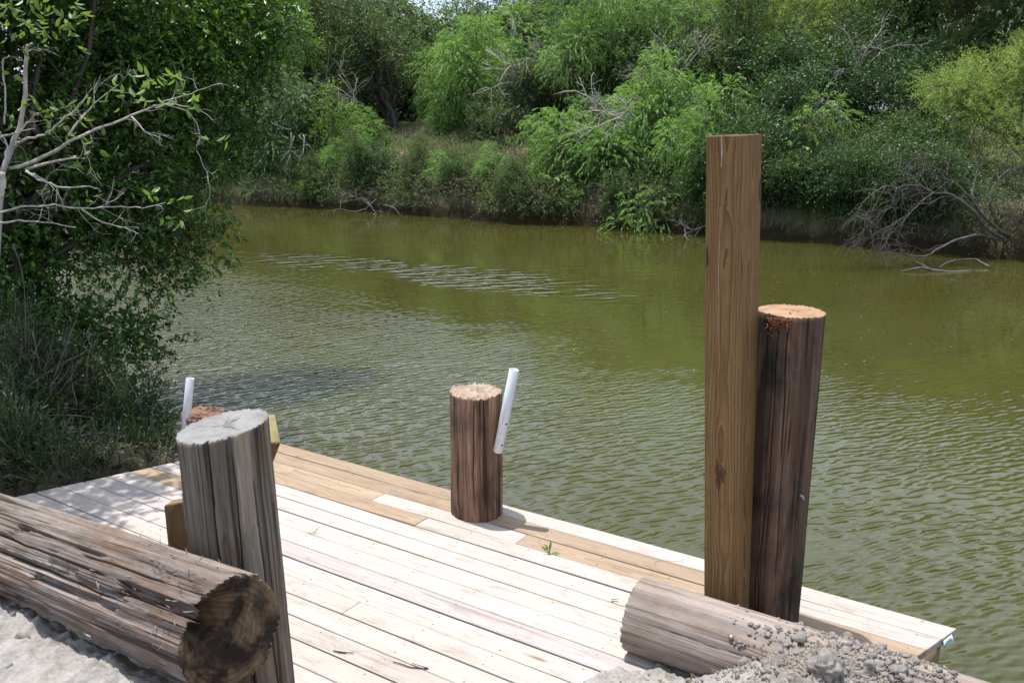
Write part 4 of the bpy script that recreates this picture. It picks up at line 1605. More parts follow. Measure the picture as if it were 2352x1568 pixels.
tree('dark_tree', 'dark dense tree behind the square post top', 'tree', base_at(1880, 29.5), np.concatenate([crown(9, 1800, 260, 29.5, 2.2, 1.6, 2.1, 16), crown(48, 1990, 190, 29.8, 2.3, 1.6, 1.9, 16)]), 1900, 'broad_far', M['dark_far'], M['bark'], 0.15, 106, G_FAR, 3)
lob = [[*spot(x_, y_, 24.2 + 0.01 * (x_ - 1880)), r_, r_ * 0.8, r_ * 0.75] for x_, y_, r_ in
       ((1890, 240, .42), (1925, 262, .40), (1850, 290, .40), (1820, 345, .34), (1905, 320, .36), (1845, 375, .36), (1890, 385, .36), (1870, 420, .30), (1920, 430, .33), (1935, 275, .3), (1960, 445, .25))]
tree('willow_sapling', 'thin sapling with separate bright sprays right of the square post', 'tree', base_at(1850, 24.0), lob, 150, 'willow', M['willow'], M['bark_grey'], 0.05, 107, G_FAR, 1, nlimb=11, twig_show=0.5)
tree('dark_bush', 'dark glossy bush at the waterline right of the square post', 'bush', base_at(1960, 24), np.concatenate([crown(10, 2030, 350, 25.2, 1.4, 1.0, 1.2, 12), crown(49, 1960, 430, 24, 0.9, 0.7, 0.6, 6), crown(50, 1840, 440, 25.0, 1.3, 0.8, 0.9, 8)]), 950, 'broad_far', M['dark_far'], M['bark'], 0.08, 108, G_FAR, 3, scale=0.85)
lob = np.concatenate([crown(11, 2260, 190, 23, 1.5, 1.2, 0.75, 12), crown(51, 2300, 270, 22.2, 1.2, 1.0, 0.75, 9), crown(52, 2370, 150, 23, 1.2, 1.0, 0.8, 7), crown(53, 2330, 360, 21.5, 0.6, 0.6, 0.35, 4)])
tree('huisache_tree', 'spreading yellow green feathery tree at the right edge above the dead branches', 'tree', base_at(2420, 22.8), lob, 1050, 'fine', M['fine'], M['bark'], 0.11, 109, G_FAR, 2, nlimb=18)
lob = [[*spot(x_, y_, 32.8), r_, r_ * 0.8, r_ * 0.6] for x_, y_, r_ in ((758, 215, .30), (775, 250, .42), (735, 262, .38), (800, 265, .36), (760, 300, .42), (730, 310, .35), (795, 310, .30), (750, 340, .25))]
tree('sapling', 'small bright green sapling on the bank left of the dark tree', 'tree', base_at(775, 32.8), lob, 190, 'broad_far', M['bright'], M['bark'], 0.05, 110, G_FAR, 1, nlimb=8, scale=0.9)
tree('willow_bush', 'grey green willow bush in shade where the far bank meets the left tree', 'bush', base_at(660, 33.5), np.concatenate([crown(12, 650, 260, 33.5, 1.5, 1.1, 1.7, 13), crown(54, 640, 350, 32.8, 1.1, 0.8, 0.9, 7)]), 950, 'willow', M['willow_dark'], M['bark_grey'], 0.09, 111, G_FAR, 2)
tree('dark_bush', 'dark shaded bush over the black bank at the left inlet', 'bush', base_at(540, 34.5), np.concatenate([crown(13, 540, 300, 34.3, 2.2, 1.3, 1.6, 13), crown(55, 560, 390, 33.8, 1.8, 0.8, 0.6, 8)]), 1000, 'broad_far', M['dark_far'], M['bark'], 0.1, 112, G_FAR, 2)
tree('olive_tree', 'tall olive toned tree at the picture top left of the dark tree', 'tree', base_at(690, 41), crown(14, 690, 60, 41, 3.0, 2.0, 3.4, 26), 1500, 'broad_far', M['broad_far'], M['bark_grey'], 0.16, 113, G_FAR, 2, scale=1.1)
tree('willow_tree', 'hanging pale willow at the picture top beside the left tree', 'tree', base_at(640, 38), crown(15, 610, 70, 37.5, 1.7, 1.4, 2.6, 14), 900, 'willow', M['willow'], M['bark_grey'], 0.12, 114, G_FAR, 1, scale=1.1)
tree('reed_thicket', 'light grey green reedy thicket at the upper right corner', 'thicket', base_at(2290, 31), np.concatenate([crown(16, 2260, 60, 31, 2.4, 1.4, 2.2, 16), crown(56, 2420, 40, 30, 2.2, 1.4, 2.2, 10)]), 1600, 'reed', M['reed'], M['bark_grey'], 0.06, 115, G_FAR, 4, scale=0.9)
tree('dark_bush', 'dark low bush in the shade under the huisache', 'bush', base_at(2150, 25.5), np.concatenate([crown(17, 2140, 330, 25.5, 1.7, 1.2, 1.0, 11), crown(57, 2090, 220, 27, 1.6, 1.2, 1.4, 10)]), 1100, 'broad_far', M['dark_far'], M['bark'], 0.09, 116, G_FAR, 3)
tree('olive_bush', 'olive green bush between the dark tree and the overhanging willow', 'bush', base_at(1190, 33.5), np.concatenate([crown(18, 1200, 210, 33.5, 1.7, 1.2, 1.2, 13), crown(58, 1180, 260, 32.5, 1.0, 0.8, 0.6, 6)]), 800, 'broad_far', M['broad_far'], M['bark_grey'], 0.09, 117, G_FAR, 3, twig_show=0.6)

def zone(x, y, z=2.0):
    px = 1176 + FPX * x / (y * cp + (CAM_H - z) * sp)
    for lim, t in ((560, 'behind the big left tree'), (720, 'left of the bright sapling'), (850, 'between the sapling and the dark tree'), (1000, 'at the dark many-stemmed tree'), (1150, 'below the feathery willow'),
                   (1300, 'left of the overhanging willow'), (1460, 'at the dead sticks in the willow'), (1620, 'just left of the square post'), (1760, 'directly behind the square post'), (1900, 'just right of the square post'),
                   (2080, 'left of the dead branches'), (2250, 'above the dead branches')):
        if px < lim:
            return t
    return 'at the right edge of the picture'


# --- trees behind, closing the view; each a copy with its own turn and size
proto1 = tree('backdrop_tree', 'far broad olive tree behind the far bank trees', 'tree', on_ground(-11, 47), sub_lobes(np.random.default_rng(71), (-11, 47, 8.0), (3.4, 2.6, 3.4), 30), 1900, 'broad_far', M['broad_far'], M['bark'], 0.2, 120, 'far trees closing the view', 2, scale=1.3)
proto2 = tree('backdrop_tree', 'far pale willow behind the far bank trees', 'tree', on_ground(3, 46), sub_lobes(np.random.default_rng(72), (3, 46, 8.2), (3.4, 2.4, 3.4), 30), 1600, 'willow', M['willow_dark'], M['bark_grey'], 0.2, 121, 'far trees closing the view', 2, scale=1.4)
spots_ = [(-19, 49, 1, 1.3, 1.05), (-15, 46, 0, 1.1, .95), (-7.3, 46.5, 1, 1.05, .86), (-3.4, 48, 0, 1.1, .74), (-0.2, 45.5, 0, 1.0, .80), (7.5, 44, 0, 1.15, 1.05), (11.5, 41, 1, 1.1, 1.0), (15.5, 40, 0, 1.2, 1.0),
          (20, 36, 1, 1.2, 1.0), (5.2, 49.5, 1, 1.2, 1.1), (-24, 50, 0, 1.3, 1.1), (24, 32, 0, 1.2, 1.0), (13.5, 47, 1, 1.3, 1.1), (27, 26, 1, 1.1, .95), (-11.5, 53, 1, 1.2, 1.0), (9.8, 36.5, 1, 0.9, .85), (14.5, 33, 0, .95, .85), (18, 30, 1, .9, .85)]
for i, (x_, y_, k_, s1, s2) in enumerate(spots_):
    copy_tree((proto1, proto2)[k_], on_ground(x_, y_), i * 2.4, (s1, s2), ('tall broad olive tree', 'tall pale willow')[k_] + ' in the back row ' + zone(x_, y_, 5))

# --- bushes filling the far bank thicket
G_B = 'bushes filling the far bank thicket'
LB = ('olive bush filling the thicket behind the far bank trees', 'pale willow bush filling the thicket behind the far bank trees', 'dark bush filling the thicket behind the far bank trees')
pb = [tree('thicket_bush', LB[0], 'bush', on_ground(-7, 43.5), sub_lobes(np.random.default_rng(81), on_ground(-7, 43.5) + [0, 0, 1.5], (1.9, 1.5, 1.8), 16), 800, 'broad_far', M['broad_far'], M['bark'], 0.06, 131, G_B, 3, scale=1.15),
      tree('thicket_bush', LB[1], 'bush', on_ground(-1, 42.5), sub_lobes(np.random.default_rng(82), on_ground(-1, 42.5) + [0, 0, 1.5], (1.9, 1.5, 1.8), 16), 700, 'willow', M['willow'], M['bark_grey'], 0.06, 132, G_B, 3, scale=1.2),
      tree('thicket_bush', LB[2], 'bush', on_ground(4, 38.5), sub_lobes(np.random.default_rng(83), on_ground(4, 38.5) + [0, 0, 1.4], (1.8, 1.4, 1.7), 16), 800, 'broad_far', M['dark_far'], M['bark'], 0.06, 133, G_B, 3, scale=1.1)]
rng = np.random.default_rng(84)
bp_ = []
for x_ in np.arange(-20, 22, 2.3):
    bp_.append((x_ + rng.uniform(-.6, .6), 43.5 - 0.012 * (x_ + 4) ** 2 + rng.uniform(-1.2, 1.2), 1.25))
for x_ in np.arange(1.5, 10.5, 1.8):
    bp_.append((x_ + rng.uniform(-.5, .5), float(bank_edge(x_)) + rng.uniform(6.5, 9), 1.15))
for x_ in np.arange(3.0, 9.4, 1.6):
    bp_.append((x_ + rng.uniform(-.5, .5), float(bank_edge(x_)) + rng.uniform(2.6, 4.6), 0.8))
for x_ in np.arange(-13.5, -8.2, 1.7):
    bp_.append((x_ + rng.uniform(-.4, .4), float(bank_edge(x_)) + rng.uniform(0.8, 2.5), 0.8))
for x_, d_, s_ in ((5.2, 1.2, .62), (6.6, 1.0, .66), (7.6, 1.4, .6), (9.6, 1.6, .55), (-9.2, 1.4, .6), (4.1, 1.5, .5), (2.9, 2.4, .5), (8.6, 1.1, .5)):
    bp_.append((x_, float(bank_edge(x_)) + d_, s_))
for x_ in np.arange(-10, 1, 1.5):
    bp_.append((x_ + rng.uniform(-.4, .4), 45.2 + rng.uniform(-.8, .8), 1.0))
for x_ in np.arange(-8.3, 3.4, 0.42):
    bp_.append((x_ + rng.uniform(-.3, .3), float(bank_edge(x_)) + abs(rng.normal(0.4, 1.8)) + 0.1, rng.uniform(0.16, 0.30)))
for x_ in np.arange(-8.0, 2.0, 0.8):
    bp_.append((x_ + rng.uniform(-.3, .3), float(bank_edge(x_)) + rng.uniform(0.1, 1.2), rng.uniform(0.26, 0.42)))
for dx_, Y_ in ((1010, 36.0), (1050, 37.2), (985, 38.6), (720, 36.5), (800, 38.0), (840, 36.2), (1120, 33.6)):
    bp_.append((float(spot(dx_, 300, Y_)[0]), Y_, rng.uniform(0.38, 0.55)))
n_over = len(bp_)
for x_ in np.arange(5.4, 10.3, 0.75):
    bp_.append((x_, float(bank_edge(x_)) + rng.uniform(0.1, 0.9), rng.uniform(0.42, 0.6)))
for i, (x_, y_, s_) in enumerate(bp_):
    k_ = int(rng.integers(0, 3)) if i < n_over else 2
    if y_ > 36 and rng.random() < 0.3:
        k_ = 1
    copy_tree(pb[k_], on_ground(x_, y_), rng.uniform(0, 6.3), (s_ * rng.uniform(.85, 1.2), s_ * rng.uniform(.8, 1.35)),
              ('low ' if s_ < 0.45 else ('middle sized ' if s_ < 0.9 else 'tall ')) + ('olive', 'pale willow', 'dark')[k_] + ' bush ' + ('near the waterline ' if y_ - bank_edge(x_) < 1.2 else ('on the slope ' if y_ - bank_edge(x_) < 5 else 'far back ')) + zone(x_, y_))

# --- bare shrubs and grey dead twigs among the far foliage
def grow(buf, rng, P, d, L, r, depth, bendv=(0, 0, -0.2), spread=0.7, k=4):
    n = 6
    pts = [np.asarray(P, float)]
    d = norm(np.asarray(d, float))
    for i in range(n):
        d = norm(d + rng.normal(0, 0.16, 3) + np.asarray(bendv) * (i / n) * 0.5)
        pts.append(pts[-1] + d * L / n)
    buf.tube(pts, np.linspace(r, r * 0.42, n + 1), k if depth < 2 else 5)
    if depth > 0:
        for j in range(rng.integers(2, 5)):
            i = rng.integers(2, n + 1)
            dd = norm(d + rng.normal(0, spread, 3))
            grow(buf, rng, pts[i], dd, L * rng.uniform(0.4, 0.7), r * 0.5, depth - 1, bendv, spread, k)


G_BARE = 'bare grey shrubs on the far bank'
for i, (dx, dy, Y_, n_, L_, dirv, r_, lab_) in enumerate((
        (1560, 150, 29.5, 7, 1.9, (0.1, -0.2, 1), .030, 'bare branches rising out of the tall willow near the picture top'),
        (1440, 260, 25.6, 9, 1.2, (-1, -0.3, 0.25), .028, 'tangle of pale dead sticks in the middle of the overhanging willow'),
        (1270, 130, 33.0, 8, 1.3, (-0.8, -0.3, 0.6), .024, 'grey bare branches between the two bright willows'),
        (1190, 165, 32.6, 6, 1.4, (-1, -0.2, 0.1), .026, 'long grey dead limbs below the feathery willow'),
        (1500, 200, 27.5, 6, 1.0, (-.5, -.3, .6), .02, 'brown grey leafless brush above the dead sticks'),
        (1960, 170, 27.5, 9, 1.5, (-0.2, -0.3, 0.8), .022, 'purple grey leafless shrub in front of the dark tree'),
        (820, 235, 36.0, 8, 1.3, (-0.5, -0.2, 0.6), .026, 'leafless brush left of the black trunks'),
        (680, 300, 31.8, 5, 1.2, (0.1, -0.3, -0.5), .024, 'dead twigs hanging over the bank left of the sapling'),
        (1610, 530, 23.6, 8, 1.0, (-0.9, -0.3, 0.0), .020, 'grey roots and dead twigs at the water left of the square post'),
        (860, 478, 29.3, 8, 0.9, (0.1, -0.5, 0.2), .016, 'dead twigs dipping into the water at the grassy bank'),
        (1700, 320, 26.5, 7, 1.3, (-0.6, -0.3, 0.1), .024, 'crossing bare limbs just left of the square post top'),
        (1880, 470, 23.2, 7, 1.0, (0.1, -0.5, -0.4), .014, 'thin hanging dead twigs over the black water right of the post'))):
    rng = np.random.default_rng(300 + i)
    b0 = spot(dx, dy, Y_)
    e = empty('bare_shrub', b0, lab_, 'bare shrub', G_BARE)
    bf = Buf()
    for k in range(n_):
        dv = norm(np.array(dirv) + rng.normal(0, 0.42, 3))
        grow(bf, rng, b0 + rng.normal(0, 0.15, 3), dv, L_ * rng.uniform(0.6, 1.2), r_ * rng.uniform(0.6, 1.1), 2, (0, 0, -0.15), 0.6)
    bf.make('branches', M['bark_pale'] if i in (1, 3, 10) else M['bark_grey'], e, b0)

# small brown leafless brush on the grassy bank
proto_b = bpy.data.objects['bare_shrub.004']
rng = np.random.default_rng(88)
for k in range(26):
    x_ = rng.uniform(-8.2, 3.2)
    y_ = float(bank_edge(x_)) + abs(rng.normal(0.3, 2.0)) + 0.1
    c = copy_tree(proto_b, on_ground(x_, y_) + [0, 0, 0.05], rng.uniform(0, 6.3), (rng.uniform(0.3, 0.55), rng.uniform(0.25, 0.5)), ('small ' if k % 2 else 'wispy ') + 'brown leafless brush ' + ('low on the bank ' if y_ - bank_edge(x_) < 1 else 'high on the bank ') + zone(x_, y_), 'low brush on the grassy bank')

# fallen logs on the grassy bank
bf = Buf()
pts = [spot(855, 440, 31.0), spot(885, 415, 31.4), spot(905, 385, 31.9), spot(925, 352, 32.3)]
bf.tube(smooth_path(pts, 3), np.linspace(0.16, 0.07, 10), 9)
bf.tube(smooth_path([spot(905, 385, 31.9), spot(930, 380, 31.6), spot(945, 372, 31.6)], 3), np.linspace(0.07, 0.03, 7), 6)
tag(bf.make('fallen_log', M['bark_red']), 'red brown broken stump leaning on the grassy bank below the dark tree', 'fallen log')
bf = Buf()
bf.tube(smooth_path([spot(1125, 294, 34.5), spot(1150, 303, 34.3), spot(1166, 312, 34.2)], 4), np.linspace(0.10, 0.07, 9), 8)
tag(bf.make('fallen_log', M['bark_red']), 'short orange brown log lying on the bank under the feathery willow', 'fallen log')
bf = Buf()
bf.tube(smooth_path([spot(1092, 285, 34.8), spot(1130, 262, 34.6), spot(1190, 247, 34.5)], 4), np.linspace(0.09, 0.04, 9), 7)
tag(bf.make('fallen_branch', M['bark_grey']), 'grey arched dead branch on the bank behind the orange log', 'fallen branch')


# ------------------------------------------------------------------ grasses
def blades(name, P, h, w, mat, rng, lean=0.5, parent=None, rnd_mu=0.45, lean_dir=None):
    n = len(P)
    d = rng.normal(0, 1, (n, 3))
    d[:, 2] = 0
    if lean_dir is not None:
        d += np.asarray(lean_dir)
    d = norm(d) * lean * rng.uniform(0.3, 1.2, (n, 1))
    s = norm(np.cross(d + 1e-4, [0, 0, 1.0])) * (w * rng.uniform(0.6, 1.2, n))[:, None]
    hh = (h * rng.uniform(0.4, 1.2, n))[:, None]
    m = P + np.concatenate([d[:, :2] * hh * 0.35, hh * 0.55], 1)
    t = P + np.concatenate([d[:, :2] * hh * 1.0, hh * (0.95 - 0.35 * lean)], 1)
    V = np.stack([P - s, P + s, m + s * 0.7, m - s * 0.7, t], 1)
    b = np.arange(n)[:, None] * 5
    q_ = b + np.array([[0, 1, 2, 3]])
    t_ = b + np.array([[3, 2, 4]])
    rnd = np.clip(rng.normal(rnd_mu, 0.2, n), 0, 1)
    o = mk(name, V.reshape(-1, 3), [q_, t_], mat, parent, rnd=np.repeat(rnd, 5))
    return o


rng = np.random.default_rng(55)
n = 100000
x = rng.uniform(-13, 13.5, n)
dd = np.abs(rng.normal(0, 4.8, n)) + 0.05
y = bank_edge(x) + dd
patch = fbm(x * 0.5, y * 0.5, oct=3, seed=61)
keep = rng.random(n) < np.clip(0.75 + 0.7 * patch, 0.1, 1)
x, y, patch = x[keep], y[keep], patch[keep]
P = np.stack([x, y, terrain(x, y) - 0.02], -1)
dryness = fbm(x * 0.9 + 7, y * 0.9, oct=3, seed=66)
isdry = dryness + rng.normal(0, 0.3, len(x)) > 0.38
tag(blades('bank_grass', P[~isdry], 0.34, 0.011, M['grass'], rng, 0.65), 'short green grass and weeds covering the far bank', 'grass', kind='stuff')
tag(blades('dry_grass', P[isdry], 0.36, 0.008, M['dry'], rng, 0.75), 'dry tan grass mixed into the far bank', 'grass', kind='stuff')
# low leafy weeds on the slope
n = 5200
x = rng.uniform(-9.5, 12, n)
dd = np.abs(rng.normal(0.2, 2.3, n)) - 0.12
y = bank_edge(x) + dd
keep = (fbm(x * 0.8 + 3, y * 0.8, oct=3, seed=81) > -0.35) & ~((x > 6.2) & (x < 10.2) & (dd < 1.6))
x, y = x[keep], y[keep]
sz_ = rng.uniform(0.5, 2.0, len(x)) ** 1.5
lob = np.stack([x, y, np.maximum(terrain(x, y), 0.3) + 0.14 * sz_, 0.26 * sz_, 0.22 * sz_, 0.2 * sz_], -1)
V, polys, rnd, S, E = foliage(rng, lob, len(x) * 6, 'broad_far', 0.2, 0.05, 0.62)
o = mk('weeds', V, polys, M['weed'], rnd=rnd)
tag(o, 'low olive green weeds growing through the far bank grass', 'weeds', kind='stuff')
# overhanging dry tussocks and roots along the waterline
n = 15000
x = rng.uniform(-8.6, 13, n)
cl = fbm(x * 1.3, 9.0, oct=2, seed=90)
keep = (rng.random(n) < np.clip(0.15 + 1.2 * cl, 0.02, 1)) & ~((x > 5.6) & (x < 10.3))
x = x[keep]
y = bank_edge(x) + rng.uniform(0.0, 0.9, len(x))
P = np.stack([x, y, np.maximum(terrain(x, y), 0.25)], -1)
dirs = np.array([0.0, -1.6, 0])
o = blades('hanging_grass', P, 0.70, 0.006, M['hang'], rng, 1.35, lean_dir=dirs, rnd_mu=0.35)
tag(o, 'grey dry grass and roots hanging over the cut bank at the waterline', 'grass', kind='stuff')

# single tussocks one can tell apart
G_T = 'grass tussocks on the far bank'
for i, (dx, dy, Y_, h_, n_, lab_) in enumerate((
        (715, 440, 31.5, 0.95, 420, 'big pale tussock arching over the water at the left end of the grassy bank'),
        (760, 385, 32.2, 0.8, 300, 'pale tussock behind the arching one, below the sapling'),
        (890, 322, 36.0, 0.9, 120, 'spiky green tuft at the foot of the dark tree'),
        (1020, 470, 28.8, 0.6, 320, 'grey dry tussock drooping over the water below the fallen stump'),
        (1110, 480, 28.1, 0.65, 320, 'grey dry tussock at the waterline in the middle of the grassy bank'),
        (1190, 495, 27.3, 0.6, 320, 'grey dry tussock at the waterline beside the willow overhang'),
        (960, 440, 29.8, 0.6, 260, 'green and tan tussock on the slope right of the stump'))):
    c = spot(dx, dy, Y_)
    c[2] = max(0.2, float(terrain(c[0], c[1])))
    rg = np.random.default_rng(500 + i)
    e = empty('grass_tussock', c, lab_, 'tussock', G_T)
    P = rg.normal(0, 1, (n_, 3)) * [0.16, 0.12, 0.0]
    blades('blades', P, h_, 0.008, M['grass'] if i in (0, 1, 2, 6) else M['dry'], rg, 0.95, e, 0.7, (0, -0.5, 0))

# ------------------------------------------------------------------ dead leaning branches in the water, right
def zr(x, y, Y_):
    return spot((2060 + x / 3.824) * 0.91875, (350 + y / 3.824) * 0.91875, Y_)


root = zr(1740, 960, 19.6)
db = empty('dead_tree', root, 'dark leafless branches fanning from the bank into the water at the right', 'dead tree')
rng = np.random.default_rng(77)
bf = Buf()
MAIN = [
    ([(1770, 930), (1640, 830), (1500, 690), (1400, 560), (1260, 420), (1160, 375), (1020, 335), (880, 315)], .052, .010, 19.6, 18.6),
    ([(1160, 375), (1090, 290), (1000, 230), (990, 180), (920, 170)], .018, .006, 18.9, 18.6),
    ([(1740, 960), (1560, 850), (1440, 690), (1290, 570), (1170, 510), (1060, 510), (920, 440), (820, 435), (700, 455), (590, 440), (470, 510), (390, 580), (340, 650), (310, 720)], .048, .005, 19.5, 18.2),
    ([(1060, 500), (950, 570), (830, 690), (700, 785), (620, 870), (595, 950), (615, 1020)], .022, .006, 18.8, 18.3),
    ([(1740, 970), (1560, 925), (1450, 910), (1260, 960), (1110, 1030), (1000, 1100), (860, 1115), (760, 1080), (710, 960), (720, 850), (760, 750)], .045, .006, 19.5, 18.6),
    ([(1700, 850), (1610, 690), (1580, 560), (1600, 480), (1690, 350), (1770, 280)], .050, .014, 19.8, 20.2),
    ([(1400, 560), (1440, 400), (1465, 270), (1440, 150)], .030, .008, 19.2, 19.6),
    ([(1290, 570), (1150, 540), (1020, 600), (900, 610)], .016, .005, 19.0, 18.7),
    ([(590, 450), (500, 600), (420, 740), (430, 890)], .011, .004, 18.4, 18.3),
    ([(700, 455), (640, 630), (560, 690), (520, 730)], .010, .004, 18.5, 18.4),
    ([(830, 690), (740, 800), (640, 900), (560, 1020), (550, 1090)], .013, .005, 18.5, 18.2),
    ([(1260, 420), (1240, 270), (1190, 200), (1160, 150)], .014, .004, 19.0, 19.0),
    ([(470, 510), (440, 650), (370, 760), (360, 880)], .009, .003, 18.3, 18.2),
    ([(820, 435), (680, 380), (720, 290), (830, 270)], .010, .004, 18.6, 18.6),
    ([(700, 785), (560, 860), (420, 930), (280, 1010)], .012, .004, 18.4, 18.2),
]
for pts, r0, r1, Ya, Yb_ in MAIN:
    nn_ = len(pts)
    P = smooth_path([zr(px2, py2, Ya + (Yb_ - Ya) * i / (nn_ - 1)) for i, (px2, py2) in enumerate(pts)], 4, rng, 0.006)
    bf.tube(P, np.linspace(r0 * 0.8, r1 * 0.8, len(P)), 6)
    for j in range(int(len(P) / 1.6)):
        i = rng.integers(len(P) // 3, len(P))
        dv = norm((P[min(i + 1, len(P) - 1)] - P[i - 1]) + rng.normal(0, 0.06, 3))
        grow(bf, rng, P[i], dv + rng.normal(0, 0.5, 3), rng.uniform(0.25, 0.8), 0.0062, 1, (0, 0, -0.6), 0.5)
bf.make('branches', M['bark_mid'], db, root)
bf = Buf()
bf.tube(smooth_path([zr(740, 1258, 17.75), zr(830, 1240, 17.8), zr(930, 1222, 17.85), zr(1010, 1240, 17.85), zr(1200, 1262, 17.75), zr(1400, 1258, 17.8)], 4), np.linspace(0.02, 0.035, 21), 7)
bf.tube(smooth_path([zr(870, 1160, 18.4), zr(940, 1190, 18.1), zr(1000, 1232, 17.85)], 4), np.linspace(0.012, 0.02, 9), 6)
tag(bf.make('floating_branch', M['bark_mid']), 'dark stick floating on the calm water in front of the dead branches', 'branch', 'sticks lying in the water')
bf = Buf()
bf.tube(smooth_path([zr(1100, 1222, 18.2), zr(1160, 1180, 18.3), zr(1260, 1150, 18.6), zr(1440, 1140, 18.7), zr(1500, 1170, 18.5), zr(1580, 1212, 18.25)], 4), np.linspace(0.012, 0.028, 21), 6)
tag(bf.make('floating_branch', M['bark_mid']), 'arched dark stick rising from the water right of the floating one', 'branch', 'sticks lying in the water')
bf = Buf()
rng = np.random.default_rng(12)
f2 = lambda x_, y_: ((1300 + x_ / 3.824) * 0.91875, (250 + y_ / 3.824) * 0.91875)
for pts, r0, r1 in (([(1680, 1380), (1540, 1385), (1400, 1385), (1270, 1410), (1230, 1440), (1060, 1445), (930, 1440), (810, 1400), (710, 1435)], .04, .008),
                    ([(1230, 1410), (1140, 1415), (1060, 1448)], .02, .012), ([(930, 1440), (1100, 1405), (990, 1390), (870, 1365), (820, 1370), (810, 1405)], .012, .008), ([(870, 1365), (890, 1320)], .008, .004)):
    P = smooth_path([spot(*f2(*q_), 22.3 + 0.0009 * (q_[0] - 1200)) for q_ in pts], 4, rng, 0.008)
    bf.tube(P, np.linspace(r0, r1, len(P)), 6)
tag(bf.make('floating_branch', M['bark_mid']), 'long dark branch lying in the water below the overhanging willow', 'branch', 'sticks lying in the water')

# specks of leaf litter on the calm water
n = 420
rng = np.random.default_rng(91)
x = rng.uniform(-8, 10, n)
y = rng.uniform(9, 30, n)
keep = (y < bank_edge(x) - 0.3)
x, y = x[keep], y[keep]
an = rng.uniform(0, 6.3, len(x))
sz = rng.uniform(0.008, 0.024, len(x))
D = np.stack([np.cos(an), np.sin(an), 0 * an], -1)
V, polys, per = leaf_arrays(np.stack([x, y, np.full(len(x), 0.012)], -1), D, np.tile([0, 0, 1.0], (len(x), 1)), sz * 2, sz, False)
tag(mk('floating_litter', V, polys, M['dry'], rnd=np.repeat(rng.uniform(0.4, 1, len(x)), per)), 'tiny pale leaf specks floating on the calm water', 'litter', kind='stuff')

# ------------------------------------------------------------------ big tree on the left
LT = [(60, 40, 9.4, 1.0), (230, 30, 9.8, .95), (400, 40, 10.2, .85), (520, 60, 10.5, .7), (585, 130, 10.6, .36), (560, 30, 10.6, .55), (470, 170, 10.3, .6), (330, 180, 9.9, .8), (180, 180, 9.5, .9),
      (590, 215, 10.5, .26), (555, 270, 10.4, .36), (500, 300, 10.2, .42), (420, 330, 9.9, .55), (300, 330, 9.6, .7), (160, 340, 9.3, .8), (40, 300, 9.1, .8), (560, 340, 10.2, .18), (470, 390, 10.0, .28),
      (400, 460, 9.7, .42), (280, 470, 9.4, .6), (140, 480, 9.2, .7), (20, 470, 9.0, .7), (440, 520, 9.6, .34), (360, 560, 9.5, .40), (230, 545, 9.2, .36), (485, 560, 9.6, .16), (420, 590, 9.5, .24),
      (460, 600, 9.6, .12), (350, 630, 9.3, .22), (380, 660, 9.3, .13), (300, 600, 9.2, .24), (100, 570, 9.0, .5), (30, 620, 8.8, .5), (70, 690, 8.7, .32), (150, 748, 8.7, .36), (40, 740, 8.6, .5),
      (250, 760, 8.7, .34), (310, 760, 8.8, .22), (350, 790, 8.8, .16), (380, 800, 8.8, .09), (200, 810, 8.6, .34), (290, 820, 8.7, .22), (100, 820, 8.5, .45), (250, 870, 8.5, .20), (310, 865, 8.6, .10), (150, 880, 8.4, .26),
      (620, 60, 10.8, .3), (600, 10, 10.8, .4), (20, 860, 8.3, .4)]
lob = [[*spot(x_, y_, Y_), r_ * 0.92, r_ * 0.92, r_ * 0.76] for x_, y_, Y_, r_ in LT]
# the crown goes on above and beside the frame, over the bank
for (x_, y_, z_, r_) in ((-5.6, 9.5, 5.2, 1.2), (-4.6, 9.8, 5.6, 1.0), (-6.4, 8.4, 4.0, 1.2), (-6.6, 9.0, 2.6, 1.1), (-5.2, 8.4, 5.9, 1.1), (-4.4, 6.4, 5.2, .45), (-3.9, 6.6, 4.9, .35), (-3.65, 6.1, 5.3, .28), (-4.1, 5.6, 5.0, .30), (-3.3, 6.5, 5.5, .22), (-4.6, 5.9, 4.6, .4), (-3.75, 5.2, 5.1, .2), (-4.4, 8.2, 5.1, .9), (-5.3, 8.0, 5.0, .9), (-3.8, 8.5, 5.3, .8), (-5.9, 8.3, 5.0, 1.0), (-3.5, 5.9, 5.0, .26), (-3.9, 6.2, 5.5, .34), (-4.2, 5.3, 4.9, .3), (-5.6, 7.4, 3.6, .8), (-7.4, 9.5, 4.6, 1.4)):
    lob.append([x_, y_, z_, r_, r_, r_ * 0.8])
tb_ = on_ground(-6.2, 8.7)
tree('left_bank_tree'.replace('left_bank', 'leafy'), 'large dark green leafy tree overhanging the water on the left', 'tree', tb_, lob, 13500, 'broad_near', M['broad'], M['bark'], 0.10, 200, None, 2, nlimb=46, shell=0.1, twig_show=0.35, twig_r=0.0035, lowlimb=0.15, scale=1.12)

# pale bare branched shrub in front of it, with a few fresh leaves
def zl(x_, y_, Y_):
    return spot(x_ * 0.336, y_ * 0.336, Y_)


